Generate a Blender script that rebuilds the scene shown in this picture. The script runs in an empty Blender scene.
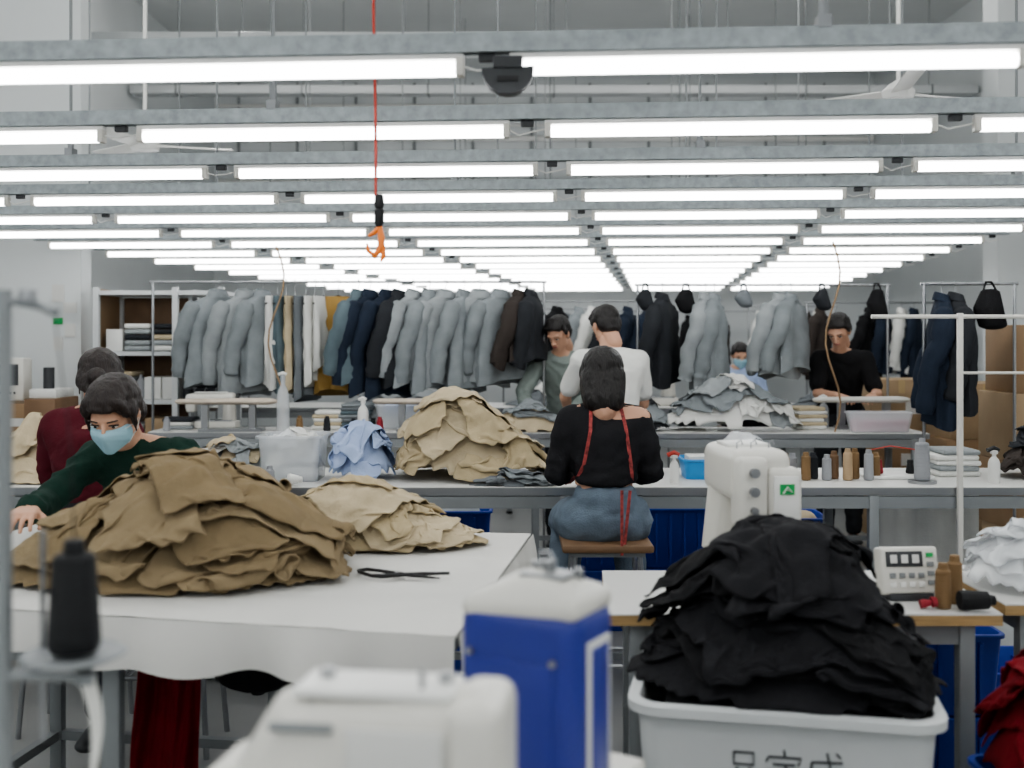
import bpy, bmesh, math, random
import numpy as np
from mathutils import Vector, Matrix, noise
from mathutils.bvhtree import BVHTree
R = random.Random(7)
scene = bpy.context.scene
COL = scene.collection
try:
    scene.view_settings.look = 'AgX - Medium High Contrast'
except Exception: pass

# ------------------------------------------------------------------ materials
def lin(c):
    o = []
    for v in c:
        v /= 255.0
        o.append(v/12.92 if v <= .04045 else ((v+.055)/1.055)**2.4)
    return o
MATS = {}
def mat(name, col, rough=.6, metal=0.0, var=0.0, vscale=6.0, bump=0.0, bscale=80.0, emis=0.0,
        trans=0.0, alpha=1.0, stretch=None, spec=.5, coat=0.0):
    if name in MATS: return MATS[name]
    m = bpy.data.materials.new(name); m.use_nodes = True
    nt = m.node_tree; b = nt.nodes['Principled BSDF']
    c = lin(col)
    b.inputs['Base Color'].default_value = (*c, 1)
    b.inputs['Roughness'].default_value = rough
    b.inputs['Metallic'].default_value = metal
    b.inputs['Specular IOR Level'].default_value = spec
    b.inputs['Coat Weight'].default_value = coat
    if trans: b.inputs['Transmission Weight'].default_value = trans
    if alpha < 1: b.inputs['Alpha'].default_value = alpha
    if emis:
        b.inputs['Emission Color'].default_value = (.985, .995, 1, 1)
        b.inputs['Emission Strength'].default_value = emis
    tc = nt.nodes.new('ShaderNodeTexCoord'); src = tc.outputs['Object']
    if stretch:
        mp = nt.nodes.new('ShaderNodeMapping'); mp.inputs['Scale'].default_value = stretch
        nt.links.new(src, mp.inputs[0]); src = mp.outputs[0]
    if var:
        n = nt.nodes.new('ShaderNodeTexNoise'); n.inputs['Scale'].default_value = vscale
        n.inputs['Detail'].default_value = 4
        nt.links.new(src, n.inputs['Vector'])
        r = nt.nodes.new('ShaderNodeValToRGB')
        r.color_ramp.elements[0].position = .3; r.color_ramp.elements[1].position = .7
        r.color_ramp.elements[0].color = (*[max(0, v*(1-var)) for v in c], 1)
        r.color_ramp.elements[1].color = (*[min(1, v*(1+var)) for v in c], 1)
        nt.links.new(n.outputs['Fac'], r.inputs[0]); nt.links.new(r.outputs[0], b.inputs['Base Color'])
    if bump:
        n2 = nt.nodes.new('ShaderNodeTexNoise'); n2.inputs['Scale'].default_value = bscale
        n2.inputs['Detail'].default_value = 3
        nt.links.new(src, n2.inputs['Vector'])
        bp = nt.nodes.new('ShaderNodeBump'); bp.inputs['Strength'].default_value = bump
        bp.inputs['Distance'].default_value = .01
        nt.links.new(n2.outputs['Fac'], bp.inputs['Height']); nt.links.new(bp.outputs[0], b.inputs['Normal'])
    MATS[name] = m
    return m
def fab(name, col, var=.12, rough=.9):
    return mat('fabric_'+name, col, rough, var=var, vscale=9, bump=.25, bscale=120, spec=.2)

M_wall = mat('wall_paint', (212, 216, 217), .8, var=.03, vscale=1.5)
M_ceil = mat('ceiling_paint', (218, 221, 221), .85, var=.03, vscale=1)
M_floor = mat('floor_epoxy', (136, 137, 136), .35, var=.12, vscale=1.2, bump=.05, bscale=8)
M_galv = mat('galvanised_steel', (158, 165, 168), .45, .45, var=.2, vscale=35)
M_tube = mat('lit_tube_diffuser', (255, 255, 255), .4, emis=8.5)
M_fillglow = mat('fill_lamp_glow', (255, 250, 240), .4, emis=4.0)  # glowing bulb of the added fill lamps
M_white = mat('white_enamel', (226, 226, 223), .35, var=.03)
M_cream = mat('cream_enamel', (212, 210, 203), .35, var=.03)
M_black = mat('black_plastic', (22, 22, 24), .45)
M_dgrey = mat('dark_grey_plastic', (58, 60, 63), .5)
M_steel = mat('brushed_steel', (160, 162, 165), .3, .85)
M_leg = mat('grey_painted_steel', (136, 140, 142), .5, .2, var=.06)
M_lam = mat('white_laminate', (214, 214, 211), .4, var=.04, vscale=3)
M_wood = mat('plywood_edge', (170, 142, 100), .5, var=.18, vscale=10, stretch=(1, 6, 14))
M_woodd = mat('brown_board', (118, 92, 68), .6, var=.15, vscale=8)
M_card = mat('cardboard', (148, 122, 94), .8, var=.08, vscale=5, bump=.05, bscale=30)
M_card2 = mat('cardboard_light', (168, 145, 116), .8, var=.08, vscale=5)
M_tape = mat('packing_tape', (190, 168, 130), .25)
M_blue = mat('blue_plastic', (34, 66, 160), .4, var=.06)
M_lblue = mat('cyan_plastic', (60, 140, 200), .4)
M_mblue = mat('machine_blue_paint', (46, 56, 140), .35, var=.04)
M_tub = mat('tub_plastic', (202, 205, 206), .45, var=.04, vscale=3)
M_clear = mat('clear_plastic', (232, 236, 240), .15, alpha=.38)
M_bag = mat('polythene_bag', (238, 241, 244), .18, alpha=.5)
M_orange = mat('orange_plastic', (240, 130, 50), .4)
M_redc = mat('red_cable', (176, 60, 48), .5)
M_green = mat('green_sticker', (50, 160, 90), .5)
M_red = fab('red', (124, 28, 36))
M_khd = fab('dark_khaki', (143, 127, 101))
M_khd2 = fab('dark_khaki_b', (134, 118, 92))
M_khl = fab('light_khaki', (190, 176, 149))
M_khl2 = fab('light_khaki_b', (180, 165, 135))
M_blk = fab('black', (32, 32, 34), .2)
M_blk2 = fab('black_b', (38, 38, 41), .2)
M_gry = fab('grey', (150, 155, 157))
M_gry2 = fab('grey_b', (134, 140, 143))
M_gry3 = fab('grey_c', (116, 121, 125))
M_ltb = fab('light_blue', (164, 180, 212))
M_nvy = fab('navy', (42, 50, 64))
M_brn = fab('dark_brown', (64, 58, 55))
M_mus = fab('mustard', (162, 132, 80))
M_wht = fab('white', (220, 220, 216), .04)
M_char = fab('charcoal', (50, 52, 56))
M_ton = fab('teal_grey', (96, 110, 116))
M_cloth = mat('table_cloth', (212, 211, 207), .85, var=.05, vscale=2.5, bump=.35, bscale=7)
M_skin = mat('skin', (200, 158, 134), .6, var=.08, spec=.3)
M_hair = mat('hair_black', (26, 22, 21), .45, var=.3, vscale=14, bump=.6, bscale=40, stretch=(6, 6, .6))
M_hairb = mat('hair_dark_brown', (38, 28, 25), .45, var=.35, vscale=14, bump=.6, bscale=40, stretch=(6, 6, .6))
M_mask = mat('surgical_mask', (154, 192, 206), .8, bump=.3, bscale=20, stretch=(.2, .2, 6))
M_jean = mat('denim', (104, 118, 132), .85, var=.2, vscale=10, bump=.3, bscale=150)
M_tgrn = fab('dark_green', (32, 56, 48))
M_mar = fab('maroon', (86, 30, 40))
M_sage = fab('sage', (134, 144, 140))
M_eye = mat('eye_white', (220, 216, 210), .3)
M_iris = mat('iris_dark', (30, 20, 16), .2)
M_lip = mat('lips', (172, 108, 98), .5)
M_brass = mat('brown_thread', (128, 102, 70), .7, bump=.4, bscale=30, stretch=(.3, .3, 8))
M_bthr = mat('black_thread', (26, 27, 30), .75, bump=.4, bscale=30, stretch=(.3, .3, 8))
M_gthr = mat('grey_thread', (150, 152, 156), .75, bump=.4, bscale=30, stretch=(.3, .3, 8))
M_rthr = mat('red_thread', (150, 44, 54), .75, bump=.4, bscale=30, stretch=(.3, .3, 8))
M_pink = mat('pink_plastic', (206, 130, 152), .4)
M_hose = mat('brown_hose', (150, 124, 94), .6)
M_board = fab('board_beige', (196, 184, 170))

# ------------------------------------------------------------------ mesh builder
def fib(n=90):
    pts = []
    g = math.pi*(3-math.sqrt(5))
    for i in range(n):
        z = 1-2*(i+.5)/n; r = math.sqrt(1-z*z); a = g*i
        pts.append(Vector((r*math.cos(a), r*math.sin(a), z)))
    return pts
FIB = fib(90); FIBS = fib(46)
class MB:
    def __init__(s): s.v = []; s.f = []; s.m = []; s.mats = []
    def mi(s, m):
        if m not in s.mats: s.mats.append(m)
        return s.mats.index(m)
    def add(s, vs, fs, m, M=None):
        o = len(s.v); k = s.mi(m)
        for v in vs:
            v = Vector(v)
            s.v.append(M @ v if M else v)
        for f in fs:
            s.f.append([i+o for i in f]); s.m.append(k)
    def bm(s, bm, m, M=None):
        bm.verts.index_update()
        s.add([v.co.copy() for v in bm.verts], [[v.index for v in f.verts] for f in bm.faces], m, M)
        bm.free()
    def box(s, c, size, m, rz=0, bev=0, M=None, rot=None, seg=2):
        b = bmesh.new(); bmesh.ops.create_cube(b, size=1)
        for v in b.verts: v.co = Vector((v.co.x*size[0], v.co.y*size[1], v.co.z*size[2]))
        if bev: bmesh.ops.bevel(b, geom=b.edges[:], offset=min(bev, min(size)*.45), segments=seg, affect='EDGES', profile=.5)
        T = Matrix.Translation(c) @ (rot if rot else Matrix.Rotation(rz, 4, 'Z'))
        s.bm(b, m, (M @ T) if M else T)
    def hull(s, prims, m, M=None, small=False):
        b = bmesh.new()
        for c, r in prims:
            if not hasattr(r, '__len__'): r = (r, r, r)
            for p in (FIBS if small else FIB):
                b.verts.new((c[0]+p.x*r[0], c[1]+p.y*r[1], c[2]+p.z*r[2]))
        bmesh.ops.convex_hull(b, input=b.verts[:])
        lo = [v for v in b.verts if not v.link_faces]
        bmesh.ops.delete(b, geom=lo, context='VERTS')
        bmesh.ops.recalc_face_normals(b, faces=b.faces[:])
        s.bm(b, m, M)
    def loft(s, rings, m, cap=True, closed=True, M=None):
        n = len(rings[0]); vs = [p for r in rings for p in r]; fs = []
        for i in range(len(rings)-1):
            for j in range(n if closed else n-1):
                k = (j+1) % n
                fs.append([i*n+j, i*n+k, (i+1)*n+k, (i+1)*n+j])
        if cap and closed:
            fs.append(list(range(n))[::-1]); fs.append([(len(rings)-1)*n+j for j in range(n)])
        s.add(vs, fs, m, M)
    def tube(s, pts, r, m, n=8, M=None):
        pts = [Vector(p) for p in pts]; rings = []
        prev = None
        for i, p in enumerate(pts):
            t = (pts[min(i+1, len(pts)-1)]-pts[max(i-1, 0)]).normalized()
            if prev is None:
                a = Vector((0, 0, 1)) if abs(t.z) < .9 else Vector((1, 0, 0))
                u = t.cross(a).normalized()
            else:
                u = (prev - t*prev.dot(t)).normalized()
            prev = u; w = t.cross(u)
            rr = r[i] if hasattr(r, '__len__') else r
            rings.append([p+(u*math.cos(2*math.pi*j/n)+w*math.sin(2*math.pi*j/n))*rr for j in range(n)])
        s.loft(rings, m, M=M)
    def cyl(s, p0, p1, r, m, r1=None, n=16, M=None):
        s.tube([p0, p1], [r, r if r1 is None else r1], m, n, M)
    def lathe(s, c, prof, m, n=20, M=None):
        rings = [[(c[0]+r*math.cos(2*math.pi*j/n), c[1]+r*math.sin(2*math.pi*j/n), c[2]+z) for j in range(n)] for r, z in prof]
        s.loft(rings, m, M=M)
    def grid(s, fn, nu, nv, m, M=None):
        vs = [fn(i/(nu-1), j/(nv-1)) for i in range(nu) for j in range(nv)]
        fs = [[i*nv+j, (i+1)*nv+j, (i+1)*nv+j+1, i*nv+j+1] for i in range(nu-1) for j in range(nv-1)]
        s.add(vs, fs, m, M)
    def obj(s, name, parent=None, loc=None, rz=0, recenter=True, ang=38, fix=True):
        vs = s.v
        off = Vector((0, 0, 0))
        if recenter and parent is None and loc is None:
            xs = [v.x for v in vs]; ys = [v.y for v in vs]; zs = [v.z for v in vs]
            off = Vector(((min(xs)+max(xs))/2, (min(ys)+max(ys))/2, min(zs)))
        me = bpy.data.meshes.new(name)
        me.from_pydata([tuple(v-off) for v in vs], [], s.f)
        for mm in s.mats: me.materials.append(mm)
        me.polygons.foreach_set('material_index', s.m)
        me.update()
        if fix:
            b = bmesh.new(); b.from_mesh(me); bmesh.ops.recalc_face_normals(b, faces=b.faces[:]); b.to_mesh(me); b.free()
        me.shade_smooth(); me.set_sharp_from_angle(angle=math.radians(ang))
        o = bpy.data.objects.new(name, me); COL.objects.link(o)
        o.location = loc if loc is not None else off
        if rz: o.rotation_euler = (0, 0, rz)
        if parent: o.parent = parent
        return o
def empty(name, loc=(0, 0, 0), rz=0):
    e = bpy.data.objects.new(name, None); e.location = loc; e.rotation_euler = (0, 0, rz)
    e.empty_display_size = .1; COL.objects.link(e); return e
def rrect(w, d, r, z, cx=0, cy=0, seg=5):
    pts = []
    for sx, sy, a0 in ((1, 1, 0), (-1, 1, 90), (-1, -1, 180), (1, -1, 270)):
        for k in range(seg+1):
            a = math.radians(a0+90*k/seg)
            pts.append(Vector((cx+sx*(w/2-r)+r*math.cos(a), cy+sy*(d/2-r)+r*math.sin(a), z)))
    return pts
def open_box(mb, c, w, d, h, m, rz=0, taper=.88, t=.006, rim=.02, r=.03, ribs=0):
    M = Matrix.Translation(c) @ Matrix.Rotation(rz, 4, 'Z')
    a = taper
    R_ = [rrect(w*a, d*a, r, 0), rrect(w*a+.001, d*a+.001, r, .002), rrect(w, d, r, h-rim*1.2), rrect(w+rim*2, d+rim*2, r+rim, h-rim), rrect(w+rim*2, d+rim*2, r+rim, h-.003), rrect(w+rim*1.6, d+rim*1.6, r+rim*.8, h),
          rrect(w-t, d-t, r, h), rrect(w-2*t, d-2*t, r, h-.01), rrect(w*a-2*t, d*a-2*t, r, t)]
    mb.loft(R_, m, M=M)
    for k in range(ribs):
        f = (k+1)/(ribs+1)-.5
        for sy in (-1, 1):
            mb.box((f*w*.95, sy*(d*(a+1)/4+.002), h*.5), (.012, .012+(d*(1-a))/2, h*.8), m, M=M)
# ------------------------------------------------------------------ fused organic surfaces
def fused(name, prims, vox, m, parent=None, smooth=6, disp=0, dscale=10, matrix=None, fn=None, zs=1.4):
    mb = MB()
    for p in prims: mb.hull(p, m, matrix, small=(vox < .006))
    me = bpy.data.meshes.new('tmp'); me.from_pydata([tuple(v) for v in mb.v], [], mb.f)
    o = bpy.data.objects.new('tmp', me); COL.objects.link(o)
    md = o.modifiers.new('r', 'REMESH'); md.mode = 'VOXEL'; md.voxel_size = vox
    sm = o.modifiers.new('s', 'SMOOTH'); sm.factor = .5; sm.iterations = smooth
    dg = bpy.context.evaluated_depsgraph_get(); ev = o.evaluated_get(dg)
    nm = bpy.data.meshes.new_from_object(ev)
    bpy.data.objects.remove(o); bpy.data.meshes.remove(me)
    if disp:
        nm.update()
        for v in nm.vertices:
            p = v.co*dscale
            q = p + noise.noise_vector(p*.6)*.9
            k = 1-abs(noise.noise(Vector((q.x, q.y, q.z*zs))))*2.4
            q2 = q*2.3
            k += .35*(1-abs(noise.noise(Vector((q2.x, q2.y, q2.z*zs))))*2.4)
            v.co += v.normal*(disp*(k-.4))
    if fn:
        for v in nm.vertices: v.co = fn(v.co)
    nm.materials.clear(); nm.materials.append(m); nm.update(); nm.name = name
    nm.shade_smooth()
    ob = bpy.data.objects.new(name, nm); COL.objects.link(ob)
    if parent: ob.parent = parent
    return ob
# ------------------------------------------------------------------ cloth solver for heaps of garments
def bil(H, x, y, ox, oy, cell):
    fx = np.clip((x-ox)/cell, 0, H.shape[0]-1.001); fy = np.clip((y-oy)/cell, 0, H.shape[1]-1.001)
    ix = fx.astype(int); iy = fy.astype(int); a = fx-ix; b = fy-iy
    return H[ix, iy]*(1-a)*(1-b)+H[ix+1, iy]*a*(1-b)+H[ix, iy+1]*(1-a)*b+H[ix+1, iy+1]*a*b
def sim_sheet(H, ox, oy, cell, cx, cy, yaw, L, W, n, comp, seed, bounds=None, steps=30, iters=6):
    rg = np.random.RandomState(seed)
    nu = n; h = L/(nu-1); nv = max(10, int(W/h))
    U, V = np.meshgrid((np.arange(nu)-(nu-1)/2)*h, (np.arange(nv)-(nv-1)/2)*h, indexing='ij')
    def sn(f):
        o = 0
        for k in range(5):
            a = rg.rand()*6.28; ff = f*(.6+.8*rg.rand())
            o = o+np.sin((U*math.cos(a)+V*math.sin(a))*ff+rg.rand()*6.28)/2.2
        return o
    w1 = sn(7)
    X = U*(comp+.22)+sn(12)*.04; Y = V*comp+sn(9)*.05
    Z = .03*np.sin(V*(48+14*rg.rand())+w1*2.6+U*6*(rg.rand()-.5))+.025*np.sin(U*26+sn(10)*2)+sn(14)*.02+.05
    c, s = math.cos(yaw), math.sin(yaw)
    P = np.stack([X*c-Y*s+cx, X*s+Y*c+cy, Z], -1)
    P[..., 2] += bil(H, P[..., 0], P[..., 1], ox, oy, cell)+.02
    vel = np.zeros_like(P); dt = .02
    def con(A, B, rest, k, minonly=False):
        d = B-A; l = np.sqrt((d*d).sum(-1, keepdims=True))+1e-9
        e = (l-rest)/l
        if minonly: e = np.minimum(e, 0)
        return d*e*k
    for st in range(steps):
        prev = P.copy(); vel[..., 2] -= 9.8*dt; vel *= .96; P = P+vel*dt
        for it in range(iters):
            for ax in (0, 1):
                n_ = P.shape[ax]
                for par in (0, 1):
                    sa = [slice(None)]*2; sb = [slice(None)]*2
                    sa[ax] = slice(par, n_-1, 2); sb[ax] = slice(par+1, n_, 2)
                    sa = tuple(sa); sb = tuple(sb)
                    dd = con(P[sa], P[sb], h, .5); P[sa] += dd; P[sb] -= dd
            dd = con(P[:-1, :-1], P[1:, 1:], h*1.414, .12); P[:-1, :-1] += dd; P[1:, 1:] -= dd
            dd = con(P[1:, :-1], P[:-1, 1:], h*1.414, .12); P[1:, :-1] += dd; P[:-1, 1:] -= dd
            for g_, rf, kk in ((2, 1.85, .2), (4, 2.7, .14)):
                dd = con(P[:-g_], P[g_:], h*rf, kk, True); P[:-g_] += dd; P[g_:] -= dd
                dd = con(P[:, :-g_], P[:, g_:], h*rf, kk, True); P[:, :-g_] += dd; P[:, g_:] -= dd
            if bounds:
                P[..., 0] = np.clip(P[..., 0], bounds[0], bounds[1]); P[..., 1] = np.clip(P[..., 1], bounds[2], bounds[3])
            g = bil(H, P[..., 0], P[..., 1], ox, oy, cell)+.006
            hit = P[..., 2] < g
            P[..., 2] = np.where(hit, g, P[..., 2])
        for k in (0, 1): P[..., k] = np.where(hit, prev[..., k]+(P[..., k]-prev[..., k])*.3, P[..., k])
        vel = (P-prev)/dt
        vel = np.clip(vel, -2.5, 2.5)
    P[..., 2] += .006*np.abs(np.sin(V*70+w1*5+U*22))*(1)+.003*np.sin(U*90+V*40+w1*3)
    return P
def pile(name, cx, cy, z0, rx, ry, h, mats, ns=6, size=.8, seed=1, bounds=None, yaw=0, n=42, comp=.5, core=.7, peak=(0, 0), spread=.8, pw=1.0, wr=.45):
    cell = .012; ox, oy = cx-rx*2.0-.2, cy-ry*2.0-.2
    nx = int((rx*4.0+.4)/cell); ny = int((ry*4.0+.4)/cell)
    gx, gy = np.meshgrid(ox+np.arange(nx)*cell, oy+np.arange(ny)*cell, indexing='ij')
    dx = gx-cx; dy = gy-cy
    lx = dx*math.cos(yaw)+dy*math.sin(yaw); ly = -dx*math.sin(yaw)+dy*math.cos(yaw)
    px = lx/rx; py = ly/ry
    r0 = np.sqrt(px*px+py*py); r1 = np.sqrt((px-peak[0])**2+(py-peak[1])**2)
    pk = math.sqrt(peak[0]**2+peak[1]**2)
    q = 1-np.maximum(r0, np.clip(r1/(1+pk), 0, 9))
    rg = np.random.RandomState(seed)
    lump = sum(np.sin(gx*rg.uniform(9, 22)+gy*rg.uniform(-20, 20)+rg.rand()*6) for _ in range(5))/5
    H0 = z0+h*core*np.clip(q, 0, 1)**pw*(1+.25*lump)
    H = H0.copy(); mb = MB(); rr = random.Random(seed)
    ii = list(range(0, nx, 2)); jj = list(range(0, ny, 2))
    idx = {}; vs = []; fs = []
    for a in ii:
        for b in jj:
            if q[a, b] > .03:
                idx[(a, b)] = len(vs); vs.append((gx[a, b], gy[a, b], max(z0+.002, H0[a, b]-.006)))
    for (a, b), k in idx.items():
        if (a+2, b) in idx and (a, b+2) in idx and (a+2, b+2) in idx:
            fs.append([k, idx[(a+2, b)], idx[(a+2, b+2)], idx[(a, b+2)]])
    mb.add(vs, fs, mats[-1])
    for k in range(ns):
        a = k*2.4+rr.random()*.8; rad = spread*(1-.85*k/max(1, ns-1))**.7*(.75+.25*rr.random())
        px_ = (rad*math.cos(a)+peak[0]*(k/ns))*rx; py_ = (rad*math.sin(a)+peak[1]*(k/ns))*ry
        sx = cx+px_*math.cos(yaw)-py_*math.sin(yaw); sy = cy+px_*math.sin(yaw)+py_*math.cos(yaw)
        S = size*(.75+.4*rr.random())
        th = a+1.57+rr.uniform(-.7, .7) if k < ns*.5 else rr.random()*3.14
        P = sim_sheet(H, ox, oy, cell, sx, sy, th, S, S*(wr+.25*rr.random()), n, comp, seed*31+k, bounds)
        nu, nv = P.shape[:2]
        vs = P.reshape(-1, 3).tolist()
        fs = [[i*nv+j, (i+1)*nv+j, (i+1)*nv+j+1, i*nv+j+1] for i in range(nu-1) for j in range(nv-1)]
        mb.add(vs, fs, mats[k % len(mats)])
        ix = np.clip(((P[..., 0]-ox)/cell).astype(int), 1, nx-2).ravel(); iy = np.clip(((P[..., 1]-oy)/cell).astype(int), 1, ny-2).ravel()
        z = P[..., 2].ravel()
        sp = H.copy(); np.maximum.at(sp, (ix, iy), z)
        d = sp.copy()
        for dx_ in (-1, 0, 1):
            for dy_ in (-1, 0, 1): d = np.maximum(d, np.roll(np.roll(sp, dx_, 0), dy_, 1)-.006)
        H = np.minimum(sp*.4+d*.6, np.maximum(H, z0+h*1.02*np.clip(q+.35, 0, 1)))
    o = mb.obj(name, ang=180, fix=False)
    sb = o.modifiers.new('subd', 'SUBSURF'); sb.levels = 1; sb.render_levels = 1
    so = o.modifiers.new('thick', 'SOLIDIFY'); so.thickness = .003; so.offset = 0
    return o

# ------------------------------------------------------------------ camera
cam = bpy.data.cameras.new('camera'); co = bpy.data.objects.new('camera', cam); COL.objects.link(co)
co.location = (0, 0, 1.5); co.rotation_euler = (math.radians(90), 0, 0)
cam.sensor_width = 36; cam.lens = 38.7; cam.shift_y = -.0459; cam.clip_end = 100
cam.dof.use_dof = True; cam.dof.focus_distance = 4.4; cam.dof.aperture_fstop = 2.4
scene.camera = co
w = bpy.data.worlds.new('world'); w.use_nodes = True; scene.world = w
w.node_tree.nodes['Background'].inputs[0].default_value = (.9, .95, 1, 1); w.node_tree.nodes['Background'].inputs[1].default_value = .6

# ------------------------------------------------------------------ room
def slab(name, lo, hi, m):
    mb = MB(); mb.box([(a+b)/2 for a, b in zip(lo, hi)], [b-a for a, b in zip(lo, hi)], m); return mb.obj(name)
XL, XR, YF, YB, ZC = -4.6, 5.6, -3.0, 17.0, 5.6
slab('floor', (XL-.2, YF-.2, -.1), (XR+.2, YB+.2, 0), M_floor)
slab('ceiling', (XL-.2, YF-.2, ZC), (XR+.2, YB+.2, ZC+.1), M_ceil)
slab('wall_left', (XL-.15, YF, 0), (XL, YB, ZC), M_wall)
slab('wall_right', (XR, YF, 0), (XR+.15, YB, ZC), M_wall)
slab('wall_back', (XL-.15, YB, 0), (XR+.15, YB+.15, ZC), M_wall)
slab('wall_front', (XL-.15, YF-.15, 0), (XR+.15, YF, ZC), M_wall)
slab('wall_partition', (XL+.01, 8.3, 0), (-3.25, 8.5, ZC-.01), M_wall)
slab('wall_pier', (4.15, 9.4, 0), (XR-.01, 9.7, ZC-.01), M_wall)
for i, y in enumerate((9.0, 12.0, 15.0)):
    slab('trim_%d' % (i+1), (XL+.01, y-.1, ZC-.32), (XR-.01, y+.1, ZC-.005), M_ceil)
slab('baseboard_back', (XL+.02, YB-.02, .001), (XR-.02, YB, .12), M_leg)
mb = MB()
for z, r in ((5.05, .03), (4.55, .045), (3.9, .025), (4.75, .02)):
    mb.cyl((XL+.05, YB-.08, z), (XR-.05, YB-.08, z), r, M_white, n=10)
for x in np.arange(-4.2, 5.4, .9):
    mb.cyl((x, YB-.08, 3.85), (x, YB-.08, 5.4), .02, M_leg, n=8)
mb.obj('wall_conduit_pipes')
for y, z in ((10.2, 4.25), (13.2, 4.45)):
    mb = MB()
    mb.box(((XL+XR)/2, y, z), (XR-XL-.1, .22, .10), M_tub, bev=.01)
    for x in np.arange(-4, 5.4, 1.5):
        mb.cyl((x, y, z+.04), (x, y, ZC-.003), .006, M_leg, n=6); mb.box((x, y, z), (.02, .235, .115), M_leg)
    mb.obj('ceiling_duct')
mb = MB()
for x, z, sx, sz, m in ((-3.42, 1.83, .09, .13, M_lam), (-3.33, 1.55, .08, .1, M_lam), (-3.42, 1.62, .07, .05, M_green), (-3.33, 1.72, .1, .08, M_lam), (-3.42, 1.45, .07, .1, M_lam)):
    mb.box((x, 8.294, z), (sx, .008, sz), m)
mb.obj('safety_notice_posters')
for (x, y, P_) in ((-2.6, 0, 85), (2.6, 0, 85), (-2.6, 5.2, 85), (2.6, 5.2, 85), (-2.6, 10.6, 60), (2.6, 10.6, 60)):  # added fill lamps above the camera view, to brighten upper walls and ceiling
    e = empty('added_fill_lamp', (x, y, 5.0)); mb = MB()
    mb.cyl((0, 0, .2), (0, 0, ZC-5.0-.002), .012, M_leg); mb.lathe((0, 0, 0), [(.22, 0), (.2, .05), (.1, .13), (.07, .22), (.02, .24)], M_galv, 24)
    mb.lathe((0, 0, 0), [(.01, -.07), (.07, -.05), (.09, -.01), (.08, .0)], M_fillglow, 16)
    mb.obj('fill_lamp_body', parent=e, loc=(0, 0, 0))
    L = bpy.data.lights.new('fill_lamp_light', 'POINT'); L.energy = P_; L.shadow_soft_size = .12; L.color = (1, .98, .95)
    lo = bpy.data.objects.new('fill_lamp_light', L); COL.objects.link(lo); lo.parent = e; lo.location = (0, 0, -.22)

# ------------------------------------------------------------------ light rows
YAW = -math.radians(4)
def light_row(k):
    y0 = 2.64+.82*k; off = -.005+.108*k
    mb = MB(); rr = random.Random(k+50)
    T = Matrix.Translation((0, y0, 2.16)) @ Matrix.Rotation(YAW, 4, 'Z')
    x0 = off-3*1.31-.05; x1 = off+2*1.31
    if k < 4: x1 += 1.31
    xl = (x0+x1)/2; L = x1-x0+.1
    mb.box((xl, -.021, .043), (L, .002, .044), M_galv, M=T); mb.box((xl, .021, .043), (L, .002, .044), M_galv, M=T)
    mb.box((xl, 0, .066), (L, .044, .002), M_galv, M=T)
    mb.box((xl, -.016, .022), (L, .012, .002), M_galv, M=T); mb.box((xl, .016, .022), (L, .012, .002), M_galv, M=T)
    nt = 6 if k < 4 else 5
    for i in range(-3, nt-3):
        a = off+1.31*i; b = a+1.2
        if b > 4.4 and k > 3: continue
        mb.box(((a+b)/2, 0, .012), (1.2, .03, .014), M_white, M=T, bev=.002)
        ring = []
        for xx in (a+.02, b-.02):
            ring.append([Vector((xx, .017*math.cos(t), -.016-.018*math.sin(t))) for t in [math.pi*2*j/8 for j in range(8)]])
        mb.loft(ring, M_tube, M=T)
        for xx in (a+.01, b-.01):
            mb.box((xx, 0, -.012), (.02, .036, .044), M_cream, M=T, bev=.004)
        mb.box((b+.055, 0, .01), (.04, .02, .02), M_dgrey, M=T, bev=.003)
        mb.tube([(b, 0, -.01), (b+.03, -.01, -.02-.01*rr.random()), (b+.07, .0, -.016), (b+.11, 0, -.008)], .003, M_white, 6, M=T)
        if i % 2 == (k % 2):
            xx = a+.35+.4*rr.random()
            mb.box((xx, 0, .078), (.03, .05, .03), M_steel, M=T); mb.cyl((xx, 0, .09), (xx, 0, ZC-2.16-.002), .006, M_leg, n=6, M=T)
            mb.cyl((xx, 0, .09), (xx, 0, .16), .012, M_steel, n=8, M=T)
    mb.obj('fluorescent_light_row')
for k in range(-6, 16): light_row(k)
mb = MB()
prof = [Vector((.062*math.cos(a), 0, -.06*math.sin(a) if math.sin(a) > 0 else .006)) for a in [math.pi*j/12 for j in range(13)]]
r0 = [p+Vector((-.01, 2.60, 2.135)) for p in prof]; r1 = [p+Vector((-.01, 2.64, 2.135)) for p in prof]
mb.loft([r0, r1], M_dgrey)
mb.box((-.01, 2.62, 2.15), (.07, .05, .03), M_dgrey, bev=.004)
mb.box((-.01, 2.597, 2.11), (.05, .004, .012), M_black)
mb.obj('extension_socket_reel')

mb = MB()
pts = [(-.375+.004*math.sin(i*.7), 3.0+.002*math.cos(i), ZC-.002-(ZC-1.885)*i/30) for i in range(31)]
mb.tube(pts, .004, M_redc, 8)
mb.lathe((-.362, 3.0, 1.8), [(.006, .09), (.012, .085), (.014, .06), (.010, .05), (.014, .045), (.013, .012), (.008, 0)], M_black, 14)
mb.tube([(-.362, 3.0, 1.80), (-.375, 3.0, 1.785), (-.392, 3.0, 1.775)], [.006, .007, .004], M_orange)
mb.tube([(-.362, 3, 1.81), (-.356, 3, 1.77), (-.358, 3, 1.74), (-.375, 3, 1.722), (-.392, 3, 1.735), (-.395, 3, 1.755)], [.007, .010, .010, .009, .006, .003], M_orange, 10)
mb.tube([(-.356, 3, 1.77), (-.35, 3, 1.72), (-.358, 3, 1.705)], [.008, .007, .003], M_orange, 10)
mb.obj('hanging_thread_trimmer')
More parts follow.
